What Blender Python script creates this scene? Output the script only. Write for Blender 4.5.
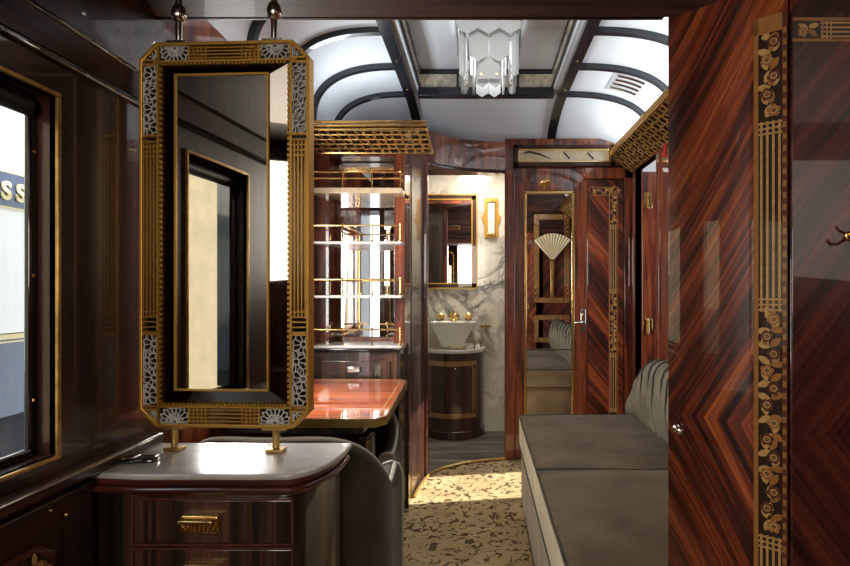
import bpy, math, random
from mathutils import Vector, Matrix
R = random.Random(7)
PI = math.pi
for o in list(bpy.data.objects): bpy.data.objects.remove(o)
SC = bpy.context.scene
COL = SC.collection

# ------------------------------------------------------------------ camera
cd = bpy.data.cameras.new('camera'); cam = bpy.data.objects.new('camera', cd); COL.objects.link(cam)
cam.location = (0, 0, 1.14); cam.rotation_euler = (PI/2, 0, 0)
cd.sensor_width = 36; cd.lens = 24.0; cd.shift_x = -55/850; cd.shift_y = 7/850; cd.clip_start = 0.02
SC.camera = cam
# ------------------------------------------------------------------ world, sun, exposure
SC.view_settings.view_transform = 'Standard'; SC.view_settings.look = 'None'
SC.view_settings.gamma = 1; SC.view_settings.use_curve_mapping = False
SC.view_settings.exposure = 0.7
w = bpy.data.worlds.new('sky'); SC.world = w; w.use_nodes = True
bg = w.node_tree.nodes['Background']; bg.inputs[0].default_value = (0.80, 0.90, 1.0, 1); bg.inputs[1].default_value = 2.2
def lamp(name, kind, loc, energy, color=(1, 1, 1), aim=None, size=0.3, size_y=None, spot=None, blend=0.5):
    l = bpy.data.lights.new(name, kind); o = bpy.data.objects.new(name, l); COL.objects.link(o)
    o.location = loc; l.energy = energy; l.color = color
    if kind == 'AREA':
        l.size = size
        if size_y: l.shape = 'RECTANGLE'; l.size_y = size_y
        else: l.shape = 'DISK'
    elif kind == 'SUN': l.angle = math.radians(size)
    else: l.shadow_soft_size = size
    if spot: l.spot_size = math.radians(spot); l.spot_blend = blend
    if aim is not None:
        o.rotation_euler = (Vector(aim) - Vector(loc) if kind != 'SUN' else Vector(aim)).to_track_quat('-Z', 'Y').to_euler()
    return o
lamp('sun', 'SUN', (5, 5, 6), 8.5, (1, .93, .80), (-1, -.17, -.6), 0.6)
# unseen fill light added behind the camera; the washroom downlight is listed below
lamp('near_compartment_fill', 'AREA', (-.15, -1.33, 1.55), 11, (1, .88, .74), (-.1, 1.3, 1.0), 0.5, 0.8)
# daylight entering by the windows, and fill lights added inside the room
lamp('window_daylight', 'AREA', (-.96, 2.10, 1.2), 24, (1, .97, .92), (0, 2.10, 1.15), 0.62, 0.66)
lamp('chandelier_fill', 'POINT', (0.04, 2.66, 2.25), 1.2, (1, .96, .9), None, 0.06)  # fill added inside the unlit chandelier, brightens ceiling and end wall
lamp('lantern_fill', 'AREA', (0.04, 1.75, 2.40), 5, (1, .93, .84), (0.04, 2.3, 0), 0.25)  # unseen fill added up in the roof lantern, behind the header
lamp('rack_fill', 'AREA', (.93, 2.6, 2.055), 4, (.95, .98, 1), (.55, 2.6, 2.6), 2.2, 0.06)  # upward fill added over the rack, bounces off the white vault
lamp('cabinet_top_fill', 'AREA', (-.62, 2.9, 1.96), 1.3, (.95, .98, 1), (-.3, 2.9, 2.6), 0.4, 0.1)  # small upward fill added above the cabinet for the left vault
lamp('washroom_lamp', 'AREA', (-0.05, 4.1, 2.12), 7, (1, .93, .82), (-0.05, 4.1, 0), 0.3)
lamp('corridor_lamp', 'AREA', (1.4, 2.9, 2.14), 1.5, (1, .92, .8), (1.4, 2.9, 0), 0.3)

# ------------------------------------------------------------------ materials
def new_mat(name):
    m = bpy.data.materials.new(name); m.use_nodes = True
    nt = m.node_tree; b = nt.nodes['Principled BSDF']
    return m, nt, b
def plain(name, col, rough=.5, metal=0, coat=0, spec=.5, bump=0, bscale=60, var=0, vscale=8, sheen=0):
    m, nt, b = new_mat(name)
    b.inputs['Base Color'].default_value = (*col, 1); b.inputs['Roughness'].default_value = rough
    b.inputs['Metallic'].default_value = metal; b.inputs['Coat Weight'].default_value = coat
    b.inputs['Coat Roughness'].default_value = .04; b.inputs['Specular IOR Level'].default_value = spec
    if sheen:
        b.inputs['Sheen Weight'].default_value = sheen; b.inputs['Sheen Roughness'].default_value = .35
        b.inputs['Sheen Tint'].default_value = (1, .95, .85, 1)
    tc = nt.nodes.new('ShaderNodeTexCoord')
    if var:
        n = nt.nodes.new('ShaderNodeTexNoise'); n.inputs['Scale'].default_value = vscale; n.inputs['Detail'].default_value = 6
        r = nt.nodes.new('ShaderNodeValToRGB')
        r.color_ramp.elements[0].position = .3; r.color_ramp.elements[1].position = .7
        r.color_ramp.elements[0].color = tuple(c*(1-var) for c in col) + (1,)
        r.color_ramp.elements[1].color = tuple(min(1, c*(1+var)) for c in col) + (1,)
        nt.links.new(tc.outputs['Object'], n.inputs['Vector']); nt.links.new(n.outputs['Fac'], r.inputs['Fac'])
        nt.links.new(r.outputs['Color'], b.inputs['Base Color'])
    if bump:
        n = nt.nodes.new('ShaderNodeTexNoise'); n.inputs['Scale'].default_value = bscale; n.inputs['Detail'].default_value = 5
        bp = nt.nodes.new('ShaderNodeBump'); bp.inputs['Strength'].default_value = bump; bp.inputs['Distance'].default_value = .01
        nt.links.new(tc.outputs['Object'], n.inputs['Vector']); nt.links.new(n.outputs['Fac'], bp.inputs['Height'])
        nt.links.new(bp.outputs['Normal'], b.inputs['Normal'])
    return m
def wood(name, cols, rot=(0, 0, 0), stretch=(1, 1, .08), scale=30, fold=None, coat=1.0, rough=.35, detail=6, dist=.6, spec=.5, ior=1.5):
    """lacquered veneer: noise stretched along the grain; fold=z0 mirrors the grain about that height (book-matched)"""
    m, nt, b = new_mat(name); L = nt.links.new; N = nt.nodes.new
    tc = N('ShaderNodeTexCoord'); src = tc.outputs['Object']
    if fold is not None:
        s = N('ShaderNodeSeparateXYZ'); L(src, s.inputs[0])
        a = N('ShaderNodeMath'); a.operation = 'SUBTRACT'; a.inputs[1].default_value = fold; L(s.outputs[2], a.inputs[0])
        a2 = N('ShaderNodeMath'); a2.operation = 'ABSOLUTE'; L(a.outputs[0], a2.inputs[0])
        ax = N('ShaderNodeMath'); ax.operation = 'ADD'; L(s.outputs[0], ax.inputs[0])
        my = N('ShaderNodeMath'); my.operation = 'MULTIPLY'; my.inputs[1].default_value = -.8; L(s.outputs[1], my.inputs[0]); L(my.outputs[0], ax.inputs[1])
        c = N('ShaderNodeCombineXYZ'); L(ax.outputs[0], c.inputs[0]); L(a2.outputs[0], c.inputs[2])
        src = c.outputs[0]
    mr = N('ShaderNodeMapping'); mr.inputs['Rotation'].default_value = rot; L(src, mr.inputs['Vector'])
    mp = N('ShaderNodeMapping'); mp.inputs['Scale'].default_value = stretch; L(mr.outputs[0], mp.inputs['Vector'])
    n = N('ShaderNodeTexNoise'); n.inputs['Scale'].default_value = scale; n.inputs['Detail'].default_value = detail
    n.inputs['Roughness'].default_value = .62; n.inputs['Distortion'].default_value = dist; L(mp.outputs[0], n.inputs['Vector'])
    n2 = N('ShaderNodeTexNoise'); n2.inputs['Scale'].default_value = scale*.22; n2.inputs['Detail'].default_value = 3; L(mp.outputs[0], n2.inputs['Vector'])
    ad = N('ShaderNodeMath'); ad.operation = 'MULTIPLY_ADD'; ad.inputs[1].default_value = .55
    L(n.outputs['Fac'], ad.inputs[0])
    m2 = N('ShaderNodeMath'); m2.operation = 'MULTIPLY'; m2.inputs[1].default_value = .45; L(n2.outputs['Fac'], m2.inputs[0]); L(m2.outputs[0], ad.inputs[2])
    r = N('ShaderNodeValToRGB'); e = r.color_ramp.elements
    pos = [.39, .47, .54, .65]
    e[0].position = pos[0]; e[0].color = (*cols[0], 1); e[1].position = pos[3]; e[1].color = (*cols[3], 1)
    for k in (1, 2):
        q = e.new(pos[k]); q.color = (*cols[k], 1)
    L(ad.outputs[0], r.inputs['Fac']); L(r.outputs['Color'], b.inputs['Base Color'])
    b.inputs['Roughness'].default_value = rough; b.inputs['Coat Weight'].default_value = coat
    b.inputs['Coat Roughness'].default_value = .02; b.inputs['Coat IOR'].default_value = ior
    b.inputs['Specular IOR Level'].default_value = spec
    return m
M = {}
MAH = [(.014, .003, .002), (.075, .013, .006), (.20, .038, .012), (.38, .095, .03)]
DRK = [(.006, .003, .003), (.022, .008, .006), (.05, .016, .011), (.11, .035, .02)]
RSW = [(.008, .003, .003), (.045, .009, .008), (.11, .022, .015), (.21, .05, .026)]
EBN = [(.004, .003, .003), (.016, .009, .007), (.05, .023, .014), (.14, .062, .036)]
M['mahogany'] = wood('mahogany veneer', MAH, stretch=(1, 1, .07), scale=34)
M['mahogany_diag'] = wood('diagonal mahogany veneer', [tuple(c*1.2 for c in k) for k in MAH], rot=(0, math.radians(38), 0), stretch=(1, 1, .07), scale=34)
M['mahogany_x'] = wood('cross grain mahogany', MAH, stretch=(.07, 1, 1), scale=34)
M['rosewood'] = wood('book matched rosewood', RSW, rot=(0, math.radians(-38), 0), stretch=(1, 1, .035), scale=54, fold=.855, dist=.9)
M['rosewood_bow'] = wood('book matched rosewood bow', [(.010, .003, .002), (.075, .012, .005), (.23, .042, .011), (.46, .125, .028)], rot=(0, math.radians(-38), 0), stretch=(1, 1, .035), scale=54, fold=.855, dist=.9, ior=1.8)
M['dark'] = wood('dark walnut', DRK, stretch=(1, 1, .07), scale=30, ior=1.38)
M['dark_y'] = wood('dark walnut long grain', DRK, stretch=(1, .07, 1), scale=30)
M['dark_x'] = wood('dark walnut cross grain', DRK, stretch=(.07, 1, 1), scale=30, coat=.35, ior=1.35, spec=.25)
M['dark_satin'] = wood('satin dark walnut', DRK, stretch=(1, .07, 1), scale=30, coat=.1, spec=.2)
M['dark_satin_x'] = wood('satin dark walnut cross grain', DRK, stretch=(.07, 1, 1), scale=30, coat=.04, spec=.2, rough=.5)
M['ebony'] = wood('macassar ebony', EBN, stretch=(1, 1, .015), scale=60)
M['table'] = wood('glossy orange mahogany', [(.12, .016, .004), (.28, .045, .008), (.42, .08, .012), (.55, .14, .022)], stretch=(.06, 1, 1), scale=40)
M['plum'] = wood('plum red moulding', [(.03, .008, .006), (.09, .02, .012), (.15, .035, .02), (.22, .06, .03)], stretch=(.06, .3, 1), scale=30)
M['lacquer'] = plain('black lacquer', (.008, .008, .009), .15, coat=1)
M['beam'] = plain('navy black painted beam', (.006, .010, .016), .3, coat=.5)
M['brass'] = plain('polished brass', (.78, .52, .20), .22, 1)
M['brass_old'] = plain('aged brass', (.58, .37, .12), .32, .75, var=.3, vscale=40)
M['gold'] = plain('gilded metal', (.66, .36, .065), .36, .6)
M['silver'] = plain('silvered inlay', (.80, .80, .78), .4, .0)
M['steel'] = plain('polished nickel', (.75, .73, .68), .15, 1)
M['mirror'] = plain('mirror glass', (.86, .86, .84), .01, 1)
M['mirror_dark'] = plain('dark mirror glass', (.17, .16, .15), .02, 1)
M['ceiling'] = plain('white ceiling paint', (.80, .87, .94), .5)
M['vent'] = plain('pale grey vent paint', (.50, .53, .56), .5)
M['frost'] = plain('frosted moulded glass', (.46, .49, .51), .55, coat=0)
M['basin'] = plain('pale frosted glass basin', (.80, .83, .76), .15, coat=.8)
M['velvet'] = plain('taupe velvet', (.070, .048, .027), .75, sheen=.08, var=.35, vscale=7, bump=.15, bscale=120, spec=.2)
M['velvet_side'] = plain('pale taupe velvet', (.42, .32, .20), .8, sheen=.3, var=.25, vscale=6, bump=.15, bscale=120, spec=.2)
M['velvet_grey'] = plain('silver grey velvet', (.135, .108, .072), .65, sheen=.1, var=.3, vscale=9, bump=.1, bscale=120, spec=.3)
M['chair'] = plain('dark olive velvet', (.042, .035, .022), .7, sheen=.15, var=.35, vscale=10, bump=.1, bscale=150, spec=.25)
M['chair_trim'] = plain('light velvet piping', (.36, .33, .27), .7, sheen=.4)
M['piping'] = plain('dark brown piping', (.03, .024, .017), .8)
M['black'] = plain('matt black', (.008, .008, .008), .5)
M['glossy_black'] = plain('glossy black plastic', (.01, .01, .011), .08, coat=1)
M['tan'] = plain('tan marquetry', (.40, .17, .045), .4, coat=1, var=.15, vscale=60)
M['tan_light'] = plain('pale marquetry', (.62, .36, .13), .4, coat=1, var=.2, vscale=90)
M['tan_dark'] = plain('brown marquetry', (.13, .035, .018), .4, coat=1, var=.2, vscale=60)
M['umber'] = plain('umber marquetry', (.030, .012, .008), .4, coat=1)
M['red'] = plain('red silk', (.5, .01, .01), .6)
M['cream_paint'] = plain('cream coach paint', (.86, .83, .74), .35, coat=.3)
M['navy'] = plain('navy coach paint', (.012, .020, .055), .25, coat=.6)
M['coach_gold'] = plain('gold coach lettering', (.75, .60, .28), .4)
M['underframe'] = plain('sooty underframe', (.03, .03, .032), .8)
M['gravel'] = plain('grey gravel', (.26, .25, .24), .9, bump=1, bscale=40, var=.4, vscale=30)
M['stone'] = plain('rough cream render', (.19, .145, .083), .9, bump=1.0, bscale=9, var=.12, vscale=5)
M['sign_red'] = plain('red sign paint', (.55, .08, .05), .6)
M['trouser'] = plain('grey cotton', (.12, .12, .13), .9)
M['socket'] = plain('blue black switch', (.02, .03, .06), .3)
def glass():
    m = bpy.data.materials.new('window glass'); m.use_nodes = True; nt = m.node_tree
    nt.nodes.remove(nt.nodes['Principled BSDF'])
    t = nt.nodes.new('ShaderNodeBsdfTransparent'); t.inputs[0].default_value = (.93, .95, .95, 1)
    g = nt.nodes.new('ShaderNodeBsdfGlossy'); g.inputs['Roughness'].default_value = .01
    lw = nt.nodes.new('ShaderNodeLayerWeight'); lw.inputs[0].default_value = .5
    pw_ = nt.nodes.new('ShaderNodeMath'); pw_.operation = 'POWER'; pw_.inputs[1].default_value = 5
    f = nt.nodes.new('ShaderNodeMath'); f.operation = 'MULTIPLY_ADD'; f.inputs[1].default_value = .8; f.inputs[2].default_value = .05
    x = nt.nodes.new('ShaderNodeMixShader'); L = nt.links.new
    L(lw.outputs['Facing'], pw_.inputs[0]); L(pw_.outputs[0], f.inputs[0]); L(f.outputs[0], x.inputs[0]); L(t.outputs[0], x.inputs[1]); L(g.outputs[0], x.inputs[2])
    L(x.outputs[0], nt.nodes['Material Output'].inputs[0]); return m
M['glass'] = glass()
def lit(name, col, s):
    m, nt, b = new_mat(name); b.inputs['Base Color'].default_value = (*col, 1)
    b.inputs['Emission Color'].default_value = (*col, 1); b.inputs['Emission Strength'].default_value = s; return m
M['sconce_glow'] = lit('lit sconce glass', (.55, .58, .52), .12)
M['fan_glow'] = lit('lit pleated shade', (.62, .53, .36), .12)
def marble(name, base, vein, scale=2.2, width=.035, amt=.9, rough=.12):
    m, nt, b = new_mat(name); L = nt.links.new; N = nt.nodes.new
    tc = N('ShaderNodeTexCoord')
    mp = N('ShaderNodeMapping'); mp.inputs['Rotation'].default_value = (.3, .5, .4); L(tc.outputs['Object'], mp.inputs[0])
    fac = None
    for k, (s, wd) in enumerate(((scale, width), (scale*2.3, width*.6))):
        n = N('ShaderNodeTexNoise'); n.inputs['Scale'].default_value = s; n.inputs['Detail'].default_value = 8
        n.inputs['Distortion'].default_value = 1.3; n.inputs['Roughness'].default_value = .55
        L(mp.outputs[0], n.inputs['Vector'])
        a = N('ShaderNodeMath'); a.operation = 'SUBTRACT'; a.inputs[1].default_value = .5; L(n.outputs['Fac'], a.inputs[0])
        a2 = N('ShaderNodeMath'); a2.operation = 'ABSOLUTE'; L(a.outputs[0], a2.inputs[0])
        mr = N('ShaderNodeMapRange'); mr.inputs[1].default_value = 0; mr.inputs[2].default_value = wd
        mr.inputs[3].default_value = amt if k == 0 else amt*.6; mr.inputs[4].default_value = 0; L(a2.outputs[0], mr.inputs[0])
        if fac is None: fac = mr.outputs[0]
        else:
            mx = N('ShaderNodeMath'); mx.operation = 'MAXIMUM'; L(fac, mx.inputs[0]); L(mr.outputs[0], mx.inputs[1]); fac = mx.outputs[0]
    n3 = N('ShaderNodeTexNoise'); n3.inputs['Scale'].default_value = scale*.9; L(mp.outputs[0], n3.inputs['Vector'])
    mr = N('ShaderNodeMapRange'); mr.inputs[1].default_value = .42; mr.inputs[2].default_value = .62; L(n3.outputs['Fac'], mr.inputs[0])
    mu = N('ShaderNodeMath'); mu.operation = 'MULTIPLY'; L(fac, mu.inputs[0]); L(mr.outputs[0], mu.inputs[1])
    mix = N('ShaderNodeMix'); mix.data_type = 'RGBA'; mix.inputs[6].default_value = (*base, 1); mix.inputs[7].default_value = (*vein, 1)
    L(mu.outputs[0], mix.inputs[0]); L(mix.outputs[2], b.inputs['Base Color'])
    b.inputs['Roughness'].default_value = rough; b.inputs['Coat Weight'].default_value = .3
    return m
M['marble'] = marble('white marble with dark veins', (.70, .66, .57), (.025, .03, .035), 2.2, .05, 1.0)
M['marble_top'] = marble('white marble top', (.55, .53, .50), (.30, .29, .27), 7, .08, .6, .25)
def carpet():
    m, nt, b = new_mat('beige carpet with brown scrolls'); L = nt.links.new; N = nt.nodes.new
    tc = N('ShaderNodeTexCoord')
    n = N('ShaderNodeTexNoise'); n.inputs['Scale'].default_value = 7.5; n.inputs['Detail'].default_value = 1.5; n.inputs['Distortion'].default_value = 2.4
    L(tc.outputs['Object'], n.inputs['Vector'])
    a = N('ShaderNodeMath'); a.operation = 'SUBTRACT'; a.inputs[1].default_value = .5; L(n.outputs['Fac'], a.inputs[0])
    a2 = N('ShaderNodeMath'); a2.operation = 'ABSOLUTE'; L(a.outputs[0], a2.inputs[0])
    n2 = N('ShaderNodeTexNoise'); n2.inputs['Scale'].default_value = 22; n2.inputs['Detail'].default_value = 2; L(tc.outputs['Object'], n2.inputs['Vector'])
    wd = N('ShaderNodeMapRange'); wd.inputs[1].default_value = .42; wd.inputs[2].default_value = .62; wd.inputs[3].default_value = 0; wd.inputs[4].default_value = .065
    L(n2.outputs['Fac'], wd.inputs[0])
    lt = N('ShaderNodeMath'); lt.operation = 'LESS_THAN'; L(a2.outputs[0], lt.inputs[0]); L(wd.outputs[0], lt.inputs[1])
    n3 = N('ShaderNodeTexNoise'); n3.inputs['Scale'].default_value = 4; n3.inputs['Detail'].default_value = 5; L(tc.outputs['Object'], n3.inputs['Vector'])
    r = N('ShaderNodeValToRGB'); r.color_ramp.elements[0].position = .3; r.color_ramp.elements[1].position = .7
    r.color_ramp.elements[0].color = (.33, .23, .11, 1); r.color_ramp.elements[1].color = (.50, .38, .21, 1); L(n3.outputs['Fac'], r.inputs[0])
    mix = N('ShaderNodeMix'); mix.data_type = 'RGBA'; mix.inputs[7].default_value = (.10, .065, .035, 1)
    L(lt.outputs[0], mix.inputs[0]); L(r.outputs[0], mix.inputs[6]); L(mix.outputs[2], b.inputs['Base Color'])
    b.inputs['Roughness'].default_value = .95; b.inputs['Specular IOR Level'].default_value = .1
    return m
M['carpet'] = carpet()
M['wash_floor'] = wood('grey brown washroom floor', [(.03, .024, .018), (.09, .07, .05), (.17, .14, .10), (.27, .23, .17)], stretch=(.06, 1, 1), scale=60, coat=.1, rough=.6)

# ------------------------------------------------------------------ mesh builder
class MB:
    def __init__(s): s.v = []; s.f = []; s.m = []
    def add(s, vs, fs, mi=0):
        b = len(s.v); s.v += [tuple(v) for v in vs]
        for f in fs: s.f.append([b+i for i in f]); s.m.append(mi)
        return s
    def box(s, a, b, mi=0):
        x0, y0, z0 = (min(a[i], b[i]) for i in range(3)); x1, y1, z1 = (max(a[i], b[i]) for i in range(3))
        return s.add([(x0,y0,z0),(x1,y0,z0),(x1,y1,z0),(x0,y1,z0),(x0,y0,z1),(x1,y0,z1),(x1,y1,z1),(x0,y1,z1)],
                     [(0,3,2,1),(4,5,6,7),(0,1,5,4),(1,2,6,5),(2,3,7,6),(3,0,4,7)], mi)
    def prism(s, pts, z0, z1, axis='z', mi=0):
        """polygon pts (a,b) pushed along an axis; axis y: (x,z) in y; axis x: (y,z) in x"""
        mk = {'z': lambda a, b, c: (a, b, c), 'y': lambda a, b, c: (a, c, b), 'x': lambda a, b, c: (c, a, b)}[axis]
        n = len(pts); vs = [mk(p[0], p[1], z0) for p in pts] + [mk(p[0], p[1], z1) for p in pts]
        fs = [list(range(n))[::-1], list(range(n, 2*n))] + [(i, (i+1) % n, n+(i+1) % n, n+i) for i in range(n)]
        return s.add(vs, fs, mi)
    def tube(s, path, r, n=8, mi=0, closed=False):
        path = [Vector(p) for p in path]; k = len(path); rings = []
        up = None
        for i, p in enumerate(path):
            if closed: t = path[(i+1) % k] - path[i-1]
            else: t = path[min(i+1, k-1)] - path[max(i-1, 0)]
            t.normalize()
            if up is None:
                up = t.orthogonal().normalized()
            up = (up - t*up.dot(t)).normalized(); sd = t.cross(up)
            rr = r[i] if isinstance(r, (list, tuple)) else r
            rings.append([p + (up*math.cos(a) + sd*math.sin(a))*rr for a in (2*PI*j/n for j in range(n))])
        vs = [v for ring in rings for v in ring]; fs = []
        for i in range(k if closed else k-1):
            j = (i+1) % k
            for a in range(n):
                b2 = (a+1) % n; fs.append((i*n+a, i*n+b2, j*n+b2, j*n+a))
        if not closed: fs += [list(range(n))[::-1], list(range((k-1)*n, k*n))]
        return s.add(vs, fs, mi)
    def rod(s, a, b, r, n=10, mi=0): return s.tube([a, b], r, n, mi)
    def lathe(s, prof, c, n=20, axis='z', mi=0, a0=0, a1=2*PI):
        """prof: (radius, height) list turned about an axis through c"""
        full = abs(a1-a0-2*PI) < 1e-6; k = n if full else n+1; vs = []
        for r_, h in prof:
            for j in range(k):
                a = a0+(a1-a0)*j/n; x, y = r_*math.cos(a), r_*math.sin(a)
                p = {'z': (x, y, h), 'y': (x, h, y), 'x': (h, x, y)}[axis]
                vs.append((c[0]+p[0], c[1]+p[1], c[2]+p[2]))
        fs = []
        for i in range(len(prof)-1):
            for j in range(n):
                b2 = (j+1) % k; fs.append((i*k+j, i*k+b2, (i+1)*k+b2, (i+1)*k+j))
        fs.append(list(range(k))[::-1]); fs.append(list(range((len(prof)-1)*k, len(prof)*k)))
        return s.add(vs, fs, mi)
    def grid(s, rows, mi=0):
        n = len(rows[0]); vs = [p for r_ in rows for p in r_]; fs = []
        for i in range(len(rows)-1):
            for j in range(n-1): fs.append((i*n+j, i*n+j+1, (i+1)*n+j+1, (i+1)*n+j))
        return s.add(vs, fs, mi)
    def build(s, name, mats, parent=None, bevel=0, segs=2, smooth=35, world=True, sub=0):
        me = bpy.data.meshes.new(name); me.from_pydata(s.v, [], s.f); me.update()
        for m in (mats if isinstance(mats, (list, tuple)) else [mats]): me.materials.append(M[m])
        for p, mi in zip(me.polygons, s.m): p.material_index = mi
        import bmesh as _b
        bm = _b.new(); bm.from_mesh(me); _b.ops.recalc_face_normals(bm, faces=bm.faces); bm.to_mesh(me); bm.free()
        if smooth:
            for p in me.polygons: p.use_smooth = True
            me.set_sharp_from_angle(angle=math.radians(smooth))
        o = bpy.data.objects.new(name, me); COL.objects.link(o)
        if parent is not None:
            o.parent = parent
            if world: o.location = -base(parent)
        if bevel:
            md = o.modifiers.new('edge', 'BEVEL'); md.width = bevel; md.segments = segs; md.limit_method = 'ANGLE'; md.angle_limit = math.radians(40); md.harden_normals = False
        if sub:
            md = o.modifiers.new('soft', 'SUBSURF'); md.levels = sub; md.render_levels = sub
        return o
def base(o):
    p = Vector((0, 0, 0))
    while o is not None: p = p + o.location; o = o.parent
    return p
def empty(name, loc, label, cat, group=None, rz=0):
    o = bpy.data.objects.new(name, None); COL.objects.link(o); o.location = loc; o.rotation_euler = (0, 0, rz); o.empty_display_size = .05
    return tag(o, label, cat, group)
def tag(o, label, cat, group=None, kind=None):
    if label: o['label'] = label
    if cat: o['category'] = cat
    if group: o['group'] = group
    if kind: o['kind'] = kind
    return o
def struct(o): o['kind'] = 'structure'; return o
def arc(cx, cy, r, a0, a1, n):
    return [(cx+r*math.cos(a0+(a1-a0)*i/n), cy+r*math.sin(a0+(a1-a0)*i/n)) for i in range(n+1)]

# ---- marquetry: drawn in a frame (origin o, s-direction u, t-direction v, outward n), s along, t across 0..w
class Strip:
    def __init__(s, mb, o, u, v, n): s.mb = mb; s.o = Vector(o); s.u = Vector(u).normalized(); s.v = Vector(v).normalized(); s.n = Vector(n).normalized()
    def P(s, a, b, h): return s.o + s.u*a + s.v*b + s.n*h
    def quad(s, a0, a1, b0, b1, h, mi):
        # thin slab
        vs = [s.P(a, b, hh) for hh in (h-.0006, h) for a, b in ((a0, b0), (a1, b0), (a1, b1), (a0, b1))]
        s.mb.add(vs, [(0,3,2,1),(4,5,6,7),(0,1,5,4),(1,2,6,5),(2,3,7,6),(3,0,4,7)], mi)
    def poly(s, pts, h, mi):
        n = len(pts); vs = [s.P(a, b, h) for a, b in pts] + [s.P(a, b, h-.0006) for a, b in pts]
        s.mb.add(vs, [list(range(n)), list(range(n, 2*n))[::-1]] + [(i, (i+1) % n, n+(i+1) % n, n+i) for i in range(n)], mi)
    def disc(s, a, b, r, h, mi, n=12): s.poly([(a+r*math.cos(2*PI*k/n), b+r*math.sin(2*PI*k/n)) for k in range(n)], h, mi)
    def leaf(s, a, b, ang, ln, wd, h, mi):
        c, d = math.cos(ang), math.sin(ang)
        pts = [(0, 0), (.2, .35), (.5, .5), (.8, .32), (1, 0), (.8, -.32), (.5, -.5), (.2, -.35)]
        s.poly([(a + ln*x*c - wd*y*d, b + ln*x*d + wd*y*c) for x, y in pts], h, mi)
    def border(s, L, w, bw, h=.0012, mi=0):
        s.quad(0, L, 0, w, h*.3, 3)
        s.quad(0, L, 0, bw, h, mi); s.quad(0, L, w-bw, w, h, mi)
    def lines(s, a0, a1, w, bw, n=4, h=.0012, mi=2):
        s.quad(a0, a1, bw, w-bw, h*.6, 4)
        iw = w-2*bw
        for k in range(n):
            b = bw + iw*(k+.5)/n; s.quad(a0, a1, b-iw*.05, b+iw*.05, h, mi)
        for e, sg in ((a0, 1), (a1, -1)):
            for k in range(3):
                a = e + sg*(.004+k*iw*.24); s.quad(a-iw*.04, a+iw*.04, bw, w-bw, h, mi)
    def flowers(s, a0, a1, w, bw, h=.0012):
        s.quad(a0, a1, bw, w-bw, h*.6, 4)
        iw = w-2*bw; a = a0+iw*.45; k = 0
        while a < a1-iw*.3:
            b = bw+iw*(.36 if k % 2 else .64)
            for q in range(3):
                an = R.uniform(0, 6.28) if q else (PI*.25 if k % 2 else -PI*.25)
                s.leaf(max(a0+.002, min(a1-.002, a+iw*.3)), w-b if q == 0 else w/2, an*.35+(0 if q < 2 else PI), min(iw*.62, max(.004, (a1-a)*.9)), iw*.32, h*.95, 2 if q != 1 else 0)
            for q in range(5):
                an = 2*PI*q/5+k; s.disc(a+iw*.17*math.cos(an), b+iw*.17*math.sin(an), iw*.13, h*1.1, 1 if k % 3 else 0, 8)
            s.disc(a, b, iw*.15, h*1.25, 2); s.disc(a, b, iw*.09, h*1.4, 4); s.disc(a, b, iw*.035, h*1.5, 2, 6)
            a += iw*.78; k += 1
MQ = ['tan', 'tan_dark', 'tan_light', 'umber', 'umber']

# ================================================================== SETTING
XL, XN, XR = -.87, -.757, 1.02          # left wall (far / near compartment), right wall
BX0, BX1 = -.41, .48                   # ceiling beams
# ---- floors
struct(MB().box((-1.0, -1.4, -.05), (1.06, 3.98, 0)).build('floor', 'carpet', smooth=0))
fl = MB(); arcp = [(-.36, 3.10), (-.345, 3.3), (-.31, 3.48), (-.24, 3.60), (-.12, 3.70), (.02, 3.76), (.17, 3.80)]
fl.prism([(-.6, 3.1)] + arcp + [(.36, 3.80), (.36, 4.6), (-.6, 4.6)], 0.0, .008)
struct(fl.build('floor_washroom', 'wash_floor'))
th = MB(); th.tube([(x, y, .010) for x, y in arcp], .009, 8)
struct(th.build('trim_threshold', 'brass_old'))
struct(MB().box((XR+.03, 1.4, -.05), (1.8, 6, 0)).build('floor_corridor', 'carpet', smooth=0))
# ---- left wall
def holed_wall(x0, x1, y0, y1, z0, z1, holes):
    """wall slab x0..x1 with rectangular openings (y0,y1,z0,z1), all sharing the same sill and head"""
    mb = MB(); y = y0
    for (a, b, c, d) in holes:
        mb.box((x0, y, z0), (x1, a, z1)); mb.box((x0, a, z0), (x1, b, c)); mb.box((x0, a, d), (x1, b, z1)); y = b
    mb.box((x0, y, z0), (x1, y1, z1)); return mb
W1 = (.72, 1.01, .845, 1.485); W2 = (1.78, 2.42, .86, 1.55)
wl = holed_wall(-.797, XN, -1.4, 1.36, 0, 2.42, [(-.65, .15, .845, 1.485), W1])
struct(wl.build('wall_left', 'dark', smooth=0))
struct(holed_wall(-.95, XL, 1.36, 3.9, 0, 2.42, [W2]).build('wall_left_far', 'mahogany', smooth=0))
def window(i, W, x, mat='dark'):
    a, b, c, d = W; f = MB(); t = .016
    for (p, q, r_, s_) in ((a, b, c, c+t), (a, b, d-t, d), (a, a+t, c, d), (b-t, b, c, d)):
        f.box((x-.045, p, r_), (x-.032, q, s_))
    fr = struct(f.build('window_%d' % i, 'lacquer', bevel=.004))
    g = MB().box((x-.041, a+t, c+t), (x-.037, b-t, d-t)).build('pane', 'glass', fr)
    br = MB(); u = .008
    for (p, q, r_, s_) in ((a-u, b+u, c-u, c), (a-u, b+u, d, d+u), (a-u, a, c, d), (b, b+u, c, d)):
        br.box((x-.012, p, r_), (x+.006, q, s_))
    br.build('brass_edging', 'brass_old', fr, bevel=.002)
    for z in (c+.1, (c+d)/2, d-.1):
        MB().lathe([(.004, 0), (.003, .002), (0.0005, .003)], (x-.032, b-t/2, z), 8, 'x').build('screw', 'brass', fr)
    return fr
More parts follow.
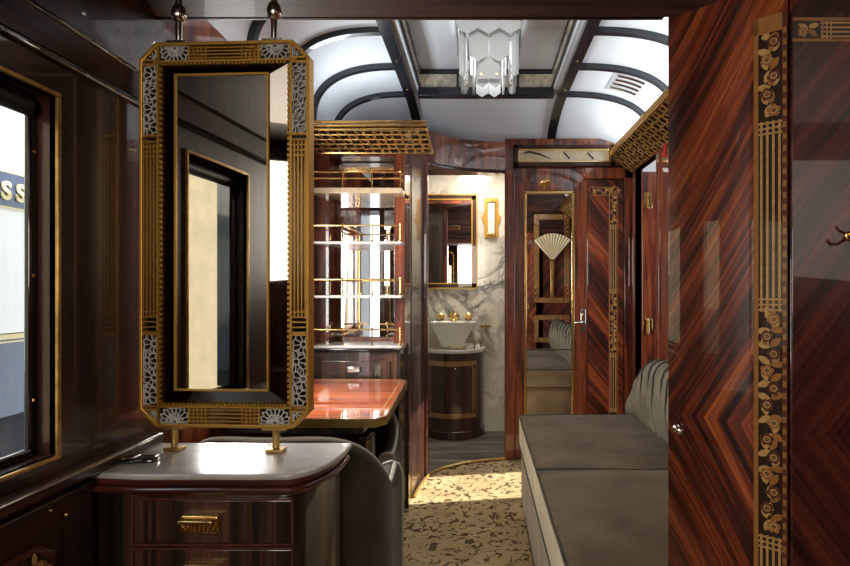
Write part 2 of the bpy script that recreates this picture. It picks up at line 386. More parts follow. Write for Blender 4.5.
f1 = window(1, W1, XN); window(2, W2, XL); window(3, (-.65, .15, .845, 1.485), XN)
MB().box((XN-.058, .765, .86), (XN-.02, .78, 1.47)).build('sash_bar', 'lacquer', f1)
bl = MB(); bl.tube([(XN-.035, .74, 1.462), (XN-.035, .99, 1.462)], .017, 12); bl.build('rolled_blind', 'black', f1)
# left wall dressing: sill, dado, mouldings
struct(MB().box((XN, -1.4, .79), (XN+.035, 1.30, .815)).build('trim_1', 'dark_y', bevel=.006))
tm = MB()
for z in (1.545, 1.615): tm.box((XN, -1.4, z), (XN+.010, 1.33, z+.012))
struct(tm.build('trim_2', 'lacquer', bevel=.004))
struct(MB().box((XN, -1.4, 1.56), (XN+.006, 1.33, 1.615)).build('trim_3', 'dark_satin'))
dd = MB().box((XN, -1.4, .45), (XN+.012, 1.09, .766)).box((XN, -1.4, .766), (XN+.018, 1.09, .776))
dado = struct(dd.build('trim_4', 'dark_y', bevel=.003))
# ---- marquetry grille low on the left wall
gr = MB(); S = Strip(gr, (XN+.012, .567, .558), (0, 1, 0), (0, 0, 1), (1, 0, 0))
oct_ = [(0, 0), (.38, 0), (.42, .04), (.42, .125), (.385, .155), (0, .155)]
S.poly(oct_, .004, 1); inn = [(0, .012), (.375, .012), (.408, .045), (.408, .12), (.38, .143), (0, .143)]
S.poly(inn, .0045, 4)
for k in range(90):
    a = R.uniform(.02, .385); b = R.uniform(.02, .128); S.leaf(a, b, R.uniform(0, 6.28), .035, .018, .0055+.0001*k, 2 if k % 2 else 0)
for k in range(34):
    S.leaf(R.uniform(.26, .385), R.uniform(.05, .130), R.uniform(0, 6.28), .022, .011, .009+.0001*k, 2 if k % 3 else 0)
for k in range(6): S.disc(.04+.06*k, .05+.05*(k % 2), .014, .009, 0); S.disc(.04+.06*k, .05+.05*(k % 2), .007, .0095, 4)
gp = gr.build('marquetry_panel', MQ); tag(gp, 'carved floral marquetry panel low on the wall under the window', 'wall panel')
for k, (y, z) in enumerate(((.985, .757), (1.022, .735))): 
    MB().lathe([(.005, 0), (.004, .003), (.0005, .004)], (XN+.012, y, z), 10, 'x').build('screw', 'brass', dado)
# ---- back walls / ceilings of the near compartment
struct(MB().box((-.802, -1.45, 0), (1.06, -1.4, 2.42)).build('wall_rear', 'mahogany', smooth=0))
struct(MB().box((XN, -1.4, 2.06), (XR, 1.02, 2.10)).build('ceiling_near', 'dark_y', smooth=0))
hd = MB().box((-.95, 1.02, 1.774), (XR, 1.32, 2.42))
hd.box((-.86, 1.321, 1.774), (.43, 1.335, 1.84))
hd = struct(hd.build('trim_5', 'dark_satin_x', bevel=.004))
# ---- right wall with the corridor doorway
wr = MB().box((XR, -1.4, 0), (XR+.04, 3.25, 2.42)).box((XR, 3.25, 1.93), (XR+.04, 3.72, 2.42)).box((XR, 3.72, 0), (XR+.04, 3.9, 2.42))
struct(wr.build('wall_right', 'mahogany', smooth=0))
struct(holed_wall(1.76, 1.80, 1.4, 6, 0, 2.3, [(3.0, 4.3, .80, 1.75)]).build('wall_corridor', 'mahogany', smooth=0))
struct(MB().box((XR+.04, 1.4, 2.2), (1.8, 6, 2.24)).build('ceiling_corridor', 'ceiling', smooth=0))
struct(MB().box((XR+.04, 5.96, 0), (1.8, 6, 2.24)).box((XR+.04, 1.36, 0), (1.8, 1.4, 2.24)).build('wall_corridor_end', 'mahogany', smooth=0))
jb = MB().box((XR-.012, 3.20, 0), (XR+.05, 3.25, 1.97)).box((XR-.012, 3.72, 0), (XR+.05, 3.76, 1.97)).box((XR-.012, 3.2, 1.93), (XR+.05, 3.76, 1.97))
struct(jb.build('trim_6', 'mahogany', bevel=.004))
# ---- end wall (door wall) with the curved washroom opening
ew = MB().box((.17, 3.82, 0), (.215, 3.90, 2.16)).box((.70, 3.82, 0), (1.06, 3.9, 2.16)).box((.215, 3.82, 1.84), (.70, 3.9, 2.16))
ew.box((-.95, 3.9, 2.12), (1.06, 3.98, 2.42))
struct(ew.build('wall_end', 'mahogany', smooth=0))
cl = MB().box((XL, 2.955, 0), (-.372, 3.1, 1.90)).prism([(XL, 3.1), (-.372, 3.1), (-.36, 3.3), (-.33, 3.5), (-.60, 3.56), (-.60, 3.86), (XL, 3.86)], 0, 1.93)
struct(cl.build('wall_closet', 'dark', smooth=30))
hp = [(-.87, 3.50), (-.34, 3.50), (-.31, 3.57), (-.24, 3.655), (-.12, 3.735), (.02, 3.785), (.17, 3.82)]
hb = MB(); hb.prism(hp + [(.17, 3.9), (-.87, 3.9)], 1.93, 2.135)
struct(hb.build('trim_7', 'mahogany', smooth=40))
hm = MB(); hm.tube([(x, y-.006, 1.935) for x, y in hp[1:]], .012, 8); struct(hm.build('trim_8', 'dark'))
jm = MB().box((.165, 3.79, 0), (.235, 3.83, 1.95)).box((-.36, 3.44, 0), (-.318, 3.53, 1.95))
struct(jm.build('trim_9', 'mahogany', bevel=.008))
# washroom shell
ws = MB().box((-.64, 4.55, 0), (.40, 4.6, 2.2)).box((-.64, 3.56, 0), (-.60, 4.6, 2.2)).box((.30, 3.9, 0), (.36, 4.6, 2.2))
struct(ws.build('wall_washroom', 'marble', smooth=0))
struct(MB().box((-.64, 3.9, 2.16), (.40, 4.6, 2.2)).build('ceiling_washroom', 'ceiling', smooth=0))
# ---- vaulted ceiling
def prof(u): return max(0.0, 1-abs(u)**2.6)**(1/2.6)
def ceil_h(x, y):
    if x < BX0: s = prof((BX0-x)/(BX0-XL))
    elif x > BX1: s = prof((x-BX1)/(XR-BX1))
    else: s = 1
    v = 0 if y < 3.36 else (y-3.36)/(3.9-3.36)
    g = prof(min(1, v)*.93)
    return 2.0+.30*min(s, 1)*(.25+.75*g if v > 0 else 1) - (.06*v if v > 0 else 0)
LX0, LX1, LY1 = BX0+.05, BX1-.05, 3.30
def skin(x0, x1, y0, y1, nx, ny, mb):
    def xs(i):
        t = i/nx
        return x0+(x1-x0)*t
    def warp(t, left): # finer sampling near the wall
        return t
    rows = [[(xs(i), y0+(y1-y0)*j/ny, ceil_h(xs(i), y0+(y1-y0)*j/ny)) for i in range(nx+1)] for j in range(ny+1)]
    mb.grid(rows)
def skin_edge(xa, xb, y0, y1, mb, n=26, ny=40):
    # xa = wall side (steep): cosine spacing
    xs = [xb+(xa-xb)*math.sin(PI/2*i/n) for i in range(n+1)]
    mb.grid([[(x, y0+(y1-y0)*j/ny, ceil_h(x, y0+(y1-y0)*j/ny)) for x in xs] for j in range(ny+1)])
ce = MB(); skin_edge(XL, BX0, 1.3, 3.9, ce); skin_edge(XR, BX1, 1.3, 3.9, ce)
skin(BX0, LX0, 1.3, 3.9, 2, 40, ce); skin(LX1, BX1, 1.3, 3.9, 2, 40, ce); skin(LX0, LX1, LY1, 3.9, 8, 20, ce)
ce.box((LX0-.02, 1.3, 2.42), (LX1+.02, LY1+.02, 2.44))
for x in (LX0, LX1): ce.box((x-.004, 1.3, 2.296), (x+.004, LY1, 2.42))
ce.box((LX0, LY1-.004, 2.296), (LX1, LY1+.004, 2.42))
struct(ce.build('ceiling', 'ceiling', smooth=50))
struct(MB().box((-.95, 1.3, 2.44), (1.06, 4.6, 2.50)).build('ceiling_roof', 'black', smooth=0))
def beam_path(x, y0, y1, n=30): return [(x, y0+(y1-y0)*i/n, ceil_h(x, y0+(y1-y0)*i/n)) for i in range(n+1)]
tn = 10
for x, sg in ((BX0, 1), (BX1, -1)):
    b = MB(); bp_ = beam_path(x, 1.34, 3.84)
    b.grid([[(x-.028, y, z+.004), (x-.028, y, z-.030), (x+.028, y, z-.030), (x+.028, y, z+.004)] for (_, y, z) in bp_])
    bo = struct(b.build('trim_%d' % tn, 'beam', smooth=30)); tn += 1
    for y in (1.9, 2.35, 2.8, 3.2): MB().lathe([(.006, 0), (.005, -.003), (.0005, -.004)], (x, y, ceil_h(x, y)-.030), 8).build('screw', 'brass', bo)
    e = MB()
    for z in (2.325, 2.405): e.box((x+sg*.055, 1.34, z-.008), (x+sg*.068, LY1, z+.008))
    struct(e.build('trim_%d' % tn, 'beam', bevel=.002)); tn += 1
for y in (2.12, 2.51, 2.91, 3.32):
    for xa, xb in ((XL, BX0), (XR, BX1)):
        b = MB(); pts = []
        for i in range(27):
            x = xb+(xa-xb)*math.sin(PI/2*min(.995, i/26)); pts.append(Vector((x, y, ceil_h(x, y))))
        rows = []
        for i, p in enumerate(pts):
            t = (pts[min(i+1, 26)]-pts[max(i-1, 0)]).normalized(); nn = Vector((-t.z, 0, t.x))
            if nn.z > 0 or (abs(nn.z) < .2 and nn.x*(xa-xb) > 0): nn = -nn
            rows.append([tuple(p+Vector((0, -.017, 0))-nn*.004), tuple(p+nn*.026+Vector((0, -.017, 0))), tuple(p+nn*.026+Vector((0, .017, 0))), tuple(p+Vector((0, .017, 0))-nn*.004)])
        b.grid(rows); struct(b.build('trim_%d' % tn, 'beam', smooth=40)); tn += 1
# lantern end: two cross beams with a strip of textured glass
cb = MB().box((LX0, LY1-.03, 2.262), (LX1, LY1+.03, 2.312)).box((LX0, LY1-.02, 2.392), (LX1, LY1-.004, 2.42))
for x in (-.13, .04, .22): cb.box((x-.006, LY1-.02, 2.31), (x+.006, LY1-.004, 2.395))
cbo = struct(cb.build('trim_%d' % tn, 'beam', bevel=.003)); tn += 1
M['lantern'] = plain('cloudy lantern glass', (.62, .58, .46), .25, coat=.7, var=.45, vscale=26)
MB().box((LX0, LY1-.012, 2.312), (LX1, LY1-.006, 2.392)).build('pane', 'lantern', cbo)
for x, sg in ((LX0, 1), (LX1, -1)): MB().box((x+sg*.008, 1.4, 2.333), (x+sg*.012, LY1-.02, 2.397)).build('pane', 'lantern', cbo)
# edge moulding between ceiling and the end wall, above closet
struct(MB().box((XL, 3.47, 2.0), (-.36, 3.50, 2.03)).build('trim_%d' % tn, 'beam')); tn += 1

# ================================================================== PARTITION on the right (bow front)
def bez(p0, p1, p2, n): return [tuple((1-t)**2*p0[i]+2*t*(1-t)*p1[i]+t*t*p2[i] for i in (0, 1)) for t in (k/n for k in range(n+1))]
A_, B_ = (.568, 1.175), (.616, 1.135)
bow = bez((.437, 1.315), (.516, 1.275), A_, 16)
pw = MB(); pw.prism([(.445, 1.32)] + bow + [B_, (.70, 1.32)], 0, 1.774)
part = struct(pw.build('wall_partition', 'rosewood_bow', smooth=40))
MB().box((.620, 1.128, 0), (XR, 1.32, 1.774)).build('flat_panel', 'rosewood', part, bevel=.003)
# vertical marquetry strip between bow and flat panel
mq = MB(); d = (Vector((*B_, 0))-Vector((*A_, 0))); wv = d.length
nrm = Vector((-d.y, d.x, 0)).normalized(); nrm = -nrm if nrm.y > 0 else nrm
S = Strip(mq, (*A_, 0), (0, 0, 1), d, nrm); S.border(1.70, wv, wv*.14)
zz = [0, .12, .56, .80, .835]   # z limits
def zpx(py, dd_): return 1.14+(290-py)*dd_/567
d0 = 1.15
zA, zB, zC, zD, zE = zpx(566, d0)-.02, zpx(537, d0), zpx(312, d0), zpx(120, d0), 1.665
S.lines(.02, zB, wv, wv*.14); S.flowers(zB, zC, wv, wv*.14); S.lines(zC, zD, wv, wv*.14); S.flowers(zD, zE, wv, wv*.14)
S.quad(zE, 1.70, 0, wv, .0012, 0)
S.quad(.02, 1.70, wv*.85, wv, .0015, 1)
nt_ = 70
for k in range(nt_): S.quad(.02+k*1.66/nt_, .02+(k+.5)*1.66/nt_, wv*.87, wv*.97, .002, 0)
mq.build('marquetry_strip', MQ, part)
mq = MB(); S = Strip(mq, (.622, 1.128, 1.682), (1, 0, 0), (0, 0, -1), (0, -1, 0)); S.border(.36, .048, .006)
S.flowers(.004, .05, .048, .006); S.lines(.055, .35, .048, .006)
mq.build('marquetry_strip', MQ, part)
kb = MB(); kb.lathe([(.010, 0), (.010, -.004), (.004, -.006), (.004, -.016), (.009, -.020), (.009, -.028), (.003, -.032)], (.452, 1.306, 1.14-138*1.31/567), 14, 'y')
kb.build('knob', 'steel', part)
# coat hook on the flat panel
hk = empty('coat_hook', (.742, 1.128, 1.25), 'brass double coat hook screwed to the flat dark red panel', 'hook')
h = MB(); zc = zpx(236, 1.128)
h.lathe([(.010, 0), (.010, -.004), (.006, -.006)], (.735, 1.128, zc), 12, 'y')
h.build('back_plate', 'brass', hk)
MB().tube([(.735, 1.124, zc-.002), (.727, 1.105, zc-.014), (.718, 1.095, zc-.014), (.712, 1.092, zc-.004)], .0035).build('hook_arm', 'brass', hk)
MB().tube([(.735, 1.124, zc+.004), (.734, 1.10, zc+.012), (.732, 1.092, zc+.022)], .003).build('hook_arm', 'brass', hk)
# rear face of the partition: marquetry frames and switches (seen in the door mirror)
mq = MB()
def frame_rect(mb, x0, x1, z0, z1, y, wd):
    for (o_, u_, v_, L_) in (((x0, y, z0), (0, 0, 1), (1, 0, 0), z1-z0), ((x1, y, z0), (0, 0, 1), (-1, 0, 0), z1-z0),
                             ((x0, y, z1), (1, 0, 0), (0, 0, -1), x1-x0), ((x0, y, z0), (1, 0, 0), (0, 0, 1), x1-x0)):
        s_ = Strip(mb, o_, u_, v_, (0, 1, 0)); s_.border(L_, wd, wd*.14)
        s_.flowers(.0, L_*.18, wd, wd*.14); s_.lines(L_*.18, L_*.82, wd, wd*.14); s_.flowers(L_*.82, L_, wd, wd*.14)
frame_rect(mq, .60, .99, 1.0, 1.98, 1.3205, .055); mq.build('marquetry_frame', MQ, part)
mq = MB(); frame_rect(mq, .60, .99, .56, .86, 1.3205, .05); mq.build('marquetry_frame', MQ, part)
sw = empty('light_switch', (.52, 1.322, .98), 'small brass framed light switch plate, reflected in the door mirror', 'switch')
MB().box((.495, 1.321, .935), (.545, 1.328, .985)).build('plate', 'brass_old', sw, bevel=.003)
MB().box((.510, 1.327, .95), (.530, 1.331, .97)).build('rocker', 'socket', sw)
# fan shaped wall lamp
fan = empty('wall_lamp', (.80, 1.34, 1.1), 'fan shaped wall lamp with pleated cream shade, reflected in the door mirror', 'lamp')
rows = []
for i in range(25):
    a = math.radians(48+84*i/24); rr = .30; pz = .012*(1 if i % 2 else -1)
    rows.append([(.80+.02*math.cos(a), 1.352, 1.46+.02*math.sin(a)), (.80+.17*math.cos(a), 1.375+pz, 1.46+.17*math.sin(a)), (.80+rr*math.cos(a), 1.40+pz, 1.46+rr*math.sin(a))])
f_ = MB(); f_.grid(rows); f_.grid([[(x, 1.335 if k else 1.34, z) for k, (x, y, z) in enumerate(r_)] for r_ in rows])
f_.build('lamp_shade', 'fan_glow', fan, smooth=0)
MB().prism([(.785, 1.06), (.815, 1.06), (.822, 1.46), (.778, 1.46)], 1.321, 1.345, 'y').build('stem', 'brass_old', fan, bevel=.004)

# ================================================================== SOFA
so = empty('sofa', (.6, 2.1, 0), 'long taupe velvet sofa along the red wall, flat seat, fluted back', 'sofa')
MB().box((.215, 1.33, .05), (1.0, 2.95, .34)).build('base', 'velvet_side', so, bevel=.012)
def cushion(y0, y1):
    nx, ny = 20, 22; mb = MB(); x0, x1 = .205, .93; z0, z1 = .335, .485
    top = []
    for j in range(ny+1):
        r_ = []
        for i in range(nx+1):
            u, v = i/nx, j/ny
            crown = .016*(min(1, 6*u)*min(1, 6*(1-u))*min(1, 6*v)*min(1, 6*(1-v)))**.5
            r_.append((x0+(x1-x0)*u, y0+(y1-y0)*v, z1+crown+.003*math.sin(9*u+13*v)*math.sin(5*v+3*u)))
        top.append(r_)
    mb.grid(top, 0)
    per = [top[0][i] for i in range(nx+1)] + [top[j][nx] for j in range(1, ny+1)] + [top[ny][i] for i in range(nx-1, -1, -1)] + [top[j][0] for j in range(ny-1, 0, -1)]
    n = len(per); vs = list(per) + [(p[0], p[1], z0) for p in per]
    mb.add(vs, [(i, (i+1) % n, n+(i+1) % n, n+i) for i in range(n)] + [list(range(n, 2*n))], 1)
    c = mb.build('seat_cushion', ['velvet', 'velvet_side'], so, smooth=50)
    pp = MB(); pp.tube([(p[0]+(-.002 if p[0] < x0+.01 else 0), p[1], p[2]+.001) for p in per], .0035, 6, closed=True)
    pp.tube([(p[0]+(-.002 if p[0] < x0+.01 else 0), p[1], z0+.008) for p in per], .003, 6, closed=True)
    pp.build('piping', 'piping', c)
cushion(1.33, 2.065); cushion(2.072, 2.97)
# fluted back
def back_surface():
    rows = []; ny = 240; y0, y1 = 1.33, 2.965
    for j in range(ny+1):
        y = y0+(y1-y0)*j/ny
        q = max(0, (y-2.60)/(y1-2.60)); hs = math.sqrt(max(0, 1-q*q))
        fl_ = abs(math.sin(PI*(y-y0)/.092))**.55
        prof_ = []
        for k in range(17):
            t = k/16
            if t < .6:
                a = t/.6; x = .800-.012*math.sin(PI*a)+.03*a*0; z = a*.24
            else:
                a = (t-.6)/.4*PI*.95; x = .86-.06*math.cos(a); z = .24+.075*math.sin(a)
            nx_, nz_ = (-1, 0) if t < .6 else (-math.cos(a), math.sin(a))
            bul = .034*fl_*math.sin(PI*min(1, .12+t*.9))
            # flutes lean over towards the end, like a shell
            prof_.append((x+nx_*bul + .0*q, y, .49+(z+nz_*bul)*hs))
        prof_.append((.96, y, .49+.22*hs)); prof_.append((.96, y, .46))
        rows.append(prof_)
    return rows
bs = MB(); rw = back_surface(); bs.grid(rw); bs.add(rw[0], [list(range(len(rw[0])))]); bs.add(rw[-1], [list(range(len(rw[-1])))])
bk_ = bs.build('backrest', 'velvet_grey', so, smooth=60)
for q in range(1, 18):
    jj = round(240*q*.092/1.635)
    if jj < 238: MB().tube([(p[0]-.020*min(1, 4*(p[2]-.48)), p[1]-.004, p[2]+(.012 if k > 9 else 0)) for k, p in enumerate(rw[jj][:15])], .0042, 6).build('seam_shade', 'piping', bk_)  # dark cords along the seams paint in the shade between flutes
MB().box((.955, 1.33, .05), (1.015, 2.96, .70)).build('back_board', 'mahogany', so, bevel=.005)

# ================================================================== DRESSER, left foreground
dr = empty('chest_of_drawers', (-.52, 1.18, 0), 'dark ebony chest of drawers with white marble top under the standing mirror', 'cabinet')
def dplan(off, y_back=1.30, xl=-.752):
    yf = 1.075-off; xr = -.292+off
    pts = [(xl, y_back), (xl, yf+.012)]
    pts += [(-.65, yf), (-.55, yf), (-.42, yf)]
    pts += [(-.375+(xr+.375)*math.sin(a), yf+.175-.175*math.cos(a)) for a in (PI/2*k/12 for k in range(1, 13))]
    pts += [(xr, y_back)]
    return pts
MB().prism(dplan(-.03), 0, .742).build('body', 'ebony', dr, smooth=40)
mo = MB(); mo.prism(dplan(-.020), .742, .750); mo.prism(dplan(-.005), .750, .762); mo.prism(dplan(-.012), .762, .778)
mo.build('moulding', 'plum', dr, bevel=.004, smooth=40)
MB().prism(dplan(0), .778, .79).build('marble_top', 'marble_top', dr, bevel=.004, segs=3, smooth=40)
def drawer(z0, z1):
    d_ = MB().box((-.672, 1.099, z0), (-.365, 1.115, z1)).build('drawer', 'ebony', dr, bevel=.003)
    b = MB()
    for p in (((-.674, 1.0975, z1), (-.363, 1.102, z1+.003)), ((-.674, 1.0975, z0-.003), (-.363, 1.102, z0)), ((-.366, 1.0975, z0), (-.363, 1.102, z1)), ((-.675, 1.0975, z0), (-.672, 1.102, z1))): b.box(*p)
    b.build('beading', 'tan_dark', d_)
    zc_ = z1-.043; xc = -.540
    h_ = MB(); h_.prism([(xc-.038, zc_-.012), (xc-.032, zc_-.017), (xc+.032, zc_-.017), (xc+.038, zc_-.012), (xc+.038, zc_+.010), (xc+.034, zc_+.016), (xc-.034, zc_+.016), (xc-.038, zc_+.010)], 1.088, 1.099, 'y')
    h_.prism([(xc-.034, zc_+.004), (xc+.034, zc_+.004), (xc+.034, zc_+.013), (xc-.034, zc_+.013)], 1.070, 1.09, 'y')
    for k in range(-3, 4): h_.prism([(xc+k*.008-.003, zc_-.014), (xc+k*.008+.003, zc_-.014), (xc+k*.011+.002, zc_+.004), (xc+k*.011-.002, zc_+.004)], 1.0845, 1.089, 'y')
    h_.build('drawer_pull', 'brass', d_, bevel=.002)
for z0, z1 in ((.648, .733), (.552, .637), (.456, .541), (.36, .445), (.10, .35)): drawer(z0, z1)
# small black phone on the marble
ph = empty('remote_control', (-.70, 1.155, .79), 'small black remote control lying on the marble top by the wall', 'remote control', rz=math.radians(8))
MB().box((-.04, -.018, 0), (.04, .018, .010)).build('case', 'glossy_black', ph, bevel=.005, world=False)
MB().box((-.028, -.012, .0101), (.012, .012, .0108)).build('button_panel', 'mirror_dark', ph, world=False)

# ================================================================== STANDING MIRROR on the dresser
mr = empty('standing_mirror', (-.549, 1.222, .845), 'tall octagonal gilt framed mirror standing on brass feet on the marble top', 'mirror', rz=math.radians(-3.0))
HW, HT, T = .187, .828, .034
def octo(hw, z0, z1, c): return [(-hw+c, z0), (hw-c, z0), (hw, z0+c), (hw, z1-c), (hw-c, z1), (-hw+c, z1), (-hw, z1-c), (-hw, z0+c)]
def oct_ring(mb, hw, z0, z1, c, wd, y0, y1, mi=0):
    a = octo(hw, z0, z1, c); b = octo(hw-wd, z0+wd, z1-wd, c*.93); n = 8
    vs = [(x, y0, z) for x, z in a]+[(x, y0, z) for x, z in b]+[(x, y1, z) for x, z in a]+[(x, y1, z) for x, z in b]
    fs = []
    for i in range(n):
        j = (i+1) % n
        fs += [(i, j, n+j, n+i), (2*n+i, 3*n+i, 3*n+j, 2*n+j), (i, 2*n+i, 2*n+j, j), (n+i, n+j, 3*n+j, 3*n+i)]
    mb.add(vs, fs, mi)
bk = MB(); bk.prism(octo(HW-.003, .003, HT-.003, .034), 0, T/2, 'y'); bk.build('back_panel', 'mirror_dark', mr, world=False)
rm = MB(); oct_ring(rm, HW, 0, HT, .036, .007, -.010, T/2+.004); rm.build('frame', 'gold', mr, world=False, bevel=.0015)
# gilt fretwork over the dark mirror border
fw = MB(); Y0, Y1 = -.008, -.001
BW = .044; ix, iz0, iz1 = HW-BW, .047, HT-.044
def bar(x0, x1, z0, z1, mi=0, y0=Y0): fw.box((x0, y0, z0), (x1, Y1, z1), mi)
for sx in (-1, 1):
    bar(sx*(ix+.001), sx*(ix+.0055), .004, HT-.004)                       # long rail beside the beading
    for k in range(62): 
        z = iz0+.004+k*(iz1-iz0-.008)/62; bar(sx*(ix-.004), sx*ix, z, z+.0065)
    for q in range(4):
        x = sx*(ix+.0115+q*.0078); bar(x-.0012, x+.0012, .235, HT-.215)
    for zc_ in (.225, HT-.225):
        for q in range(5): bar(sx*(ix+.006), sx*(HW-.006), zc_-.022+q*.011, zc_-.0195+q*.011)
    for z in (.2, HT-.2, .037, HT-.037, .044, HT-.046): bar(sx*(ix+.0), sx*(HW-.005), z-.0022, z+.0022)
for z0, z1 in ((iz0-.0055, iz0-.001), (iz1+.001, iz1+.0055)): bar(-HW+.03, HW-.03, z0, z1)
for k in range(34):
    x = -ix+.004+k*(2*ix-.008)/34; bar(x, x+.005, iz0, iz0+.004); bar(x, x+.005, iz1-.004, iz1)
for zb, zt in ((.009, iz0-.006), (iz1+.006, HT-.009)):
    for q in range(4):
        z = zb+(zt-zb)*(q+.5)/4; bar(-.075, .075, z-.0013, z+.0013)
    for sx in (-1, 1):
        for q in range(4): x = sx*(.040+q*.009); bar(x-.0013, x+.0013, zb, zt)
        bar(sx*.0745, sx*.079, zb, zt)
fw.build('fretwork', 'gold', mr, world=False)
# silvered flower fretwork
sf = MB()
def in_rect(p, r_): return (max(r_[0], min(r_[1], p[0])), max(r_[2], min(r_[3], p[1])))
def seg(a, b, wd=.0007):
    a, b = Vector(a), Vector(b)
    if (b-a).length < .0015: return
    n = (b-a).normalized(); n = Vector((-n.y, n.x))*wd
    sf.prism([tuple(a+n), tuple(a-n), tuple(b-n), tuple(b+n)], -.005, Y1, 'y')
def flower(cx, cz, r, rect, n=11):
    k = R.uniform(0, 1)
    for i in range(n):
        a = 2*PI*(i+k)/n; b = 2*PI*(i+1+k)/n; m_ = (a+b)/2
        p = lambda rr, an: in_rect((cx+rr*math.cos(an), cz+rr*math.sin(an)), rect)
        seg(p(r*.22, a), p(r*.8, a)); seg(p(r*.8, a), p(r, m_)); seg(p(r, m_), p(r*.8, b)); seg(p(r*.25, a), p(r*.25, b), .0011)
for sx in (-1, 1):
    for z0, z1 in ((.048, .198), (HT-.198, HT-.048)):
        x0, x1 = sorted((sx*(ix+.006), sx*(HW-.007))); rect = (x0, x1, z0, z1); cx = (x0+x1)/2
        for q in range(4): flower(cx+(.008 if q % 2 else -.008), z0+.02+q*.037, .026, rect, 9)
    for zb, zt in ((.008, iz0-.006), (iz1+.006, HT-.008)):
        x0, x1 = sorted((sx*.079, sx*(ix-.001))); flower((x0+x1)/2, zb+.002 if zb < .1 else zt-.002, .036, (x0, x1, zb, zt), 18)
        flower((x0+x1)/2, zb+.002 if zb < .1 else zt-.002, .020, (x0, x1, zb, zt), 14)
        x0, x1 = sorted((sx*(ix+.006), sx*(HW-.012))); zz0, zz1 = (.014, .034) if zb < .1 else (HT-.034, HT-.014)
        flower(sx*(ix+.010), zz1 if zb < .1 else zz0, .024, (x0, x1, zz0, zz1), 12)
sf.build('flower_inlay', 'silver', mr, world=False)
# recessed bevelled band and the proud central mirror
cx0, cz0, cz1 = .100, .083, HT-.075
bv = MB(); o_ = [(-ix+.004, iz0+.004), (ix-.004, iz0+.004), (ix-.004, iz1-.004), (-ix+.004, iz1-.004)]; i_ = [(-cx0, cz0), (cx0, cz0), (cx0, cz1), (-cx0, cz1)]
bv.add([(x, -.002, z) for x, z in o_]+[(x, -.012, z) for x, z in i_], [(k, (k+1) % 4, 4+(k+1) % 4, 4+k) for k in range(4)])
bv.build('bevelled_border', 'mirror_dark', mr, world=False, smooth=0)
cm = MB().box((-cx0, -.016, cz0), (cx0, -.002, cz1)); cm.build('mirror_glass', 'mirror', mr, world=False)
ce_ = MB()
for a_, b_ in (((-cx0-.003, cz0-.003), (cx0+.003, cz0+.001)), ((-cx0-.003, cz1-.001), (cx0+.003, cz1+.003)), ((-cx0-.003, cz0), (-cx0+.001, cz1)), ((cx0-.001, cz0), (cx0+.003, cz1))):
    ce_.box((a_[0], -.019, a_[1]), (b_[0], -.004, b_[1]))
ce_.build('mirror_edge', 'gold', mr, world=False)
for x in (-.118, .108):
    f_ = MB(); f_.rod((x, .008, -.002), (x, .008, -.047), .0075, 12); f_.box((x-.026, -.006, -.006), (x+.026, .022, 0)); f_.box((x-.019, -.004, -.055), (x+.019, .022, -.047))
    f_.build('foot', 'brass_old', mr, world=False, bevel=.002)
for x in (-.108, .104):
    f_ = MB(); f_.rod((x, .008, HT), (x, .008, HT+.10), .007, 12); f_.box((x-.022, -.006, HT-.001), (x+.022, .022, HT+.006))
    f_.lathe([(.007, HT+.05), (.013, HT+.056), (.016, HT+.070), (.012, HT+.084), (.007, HT+.088)], (x, .008, 0), 14)
    f_.build('ceiling_rod', 'steel', mr, world=False, bevel=.001)

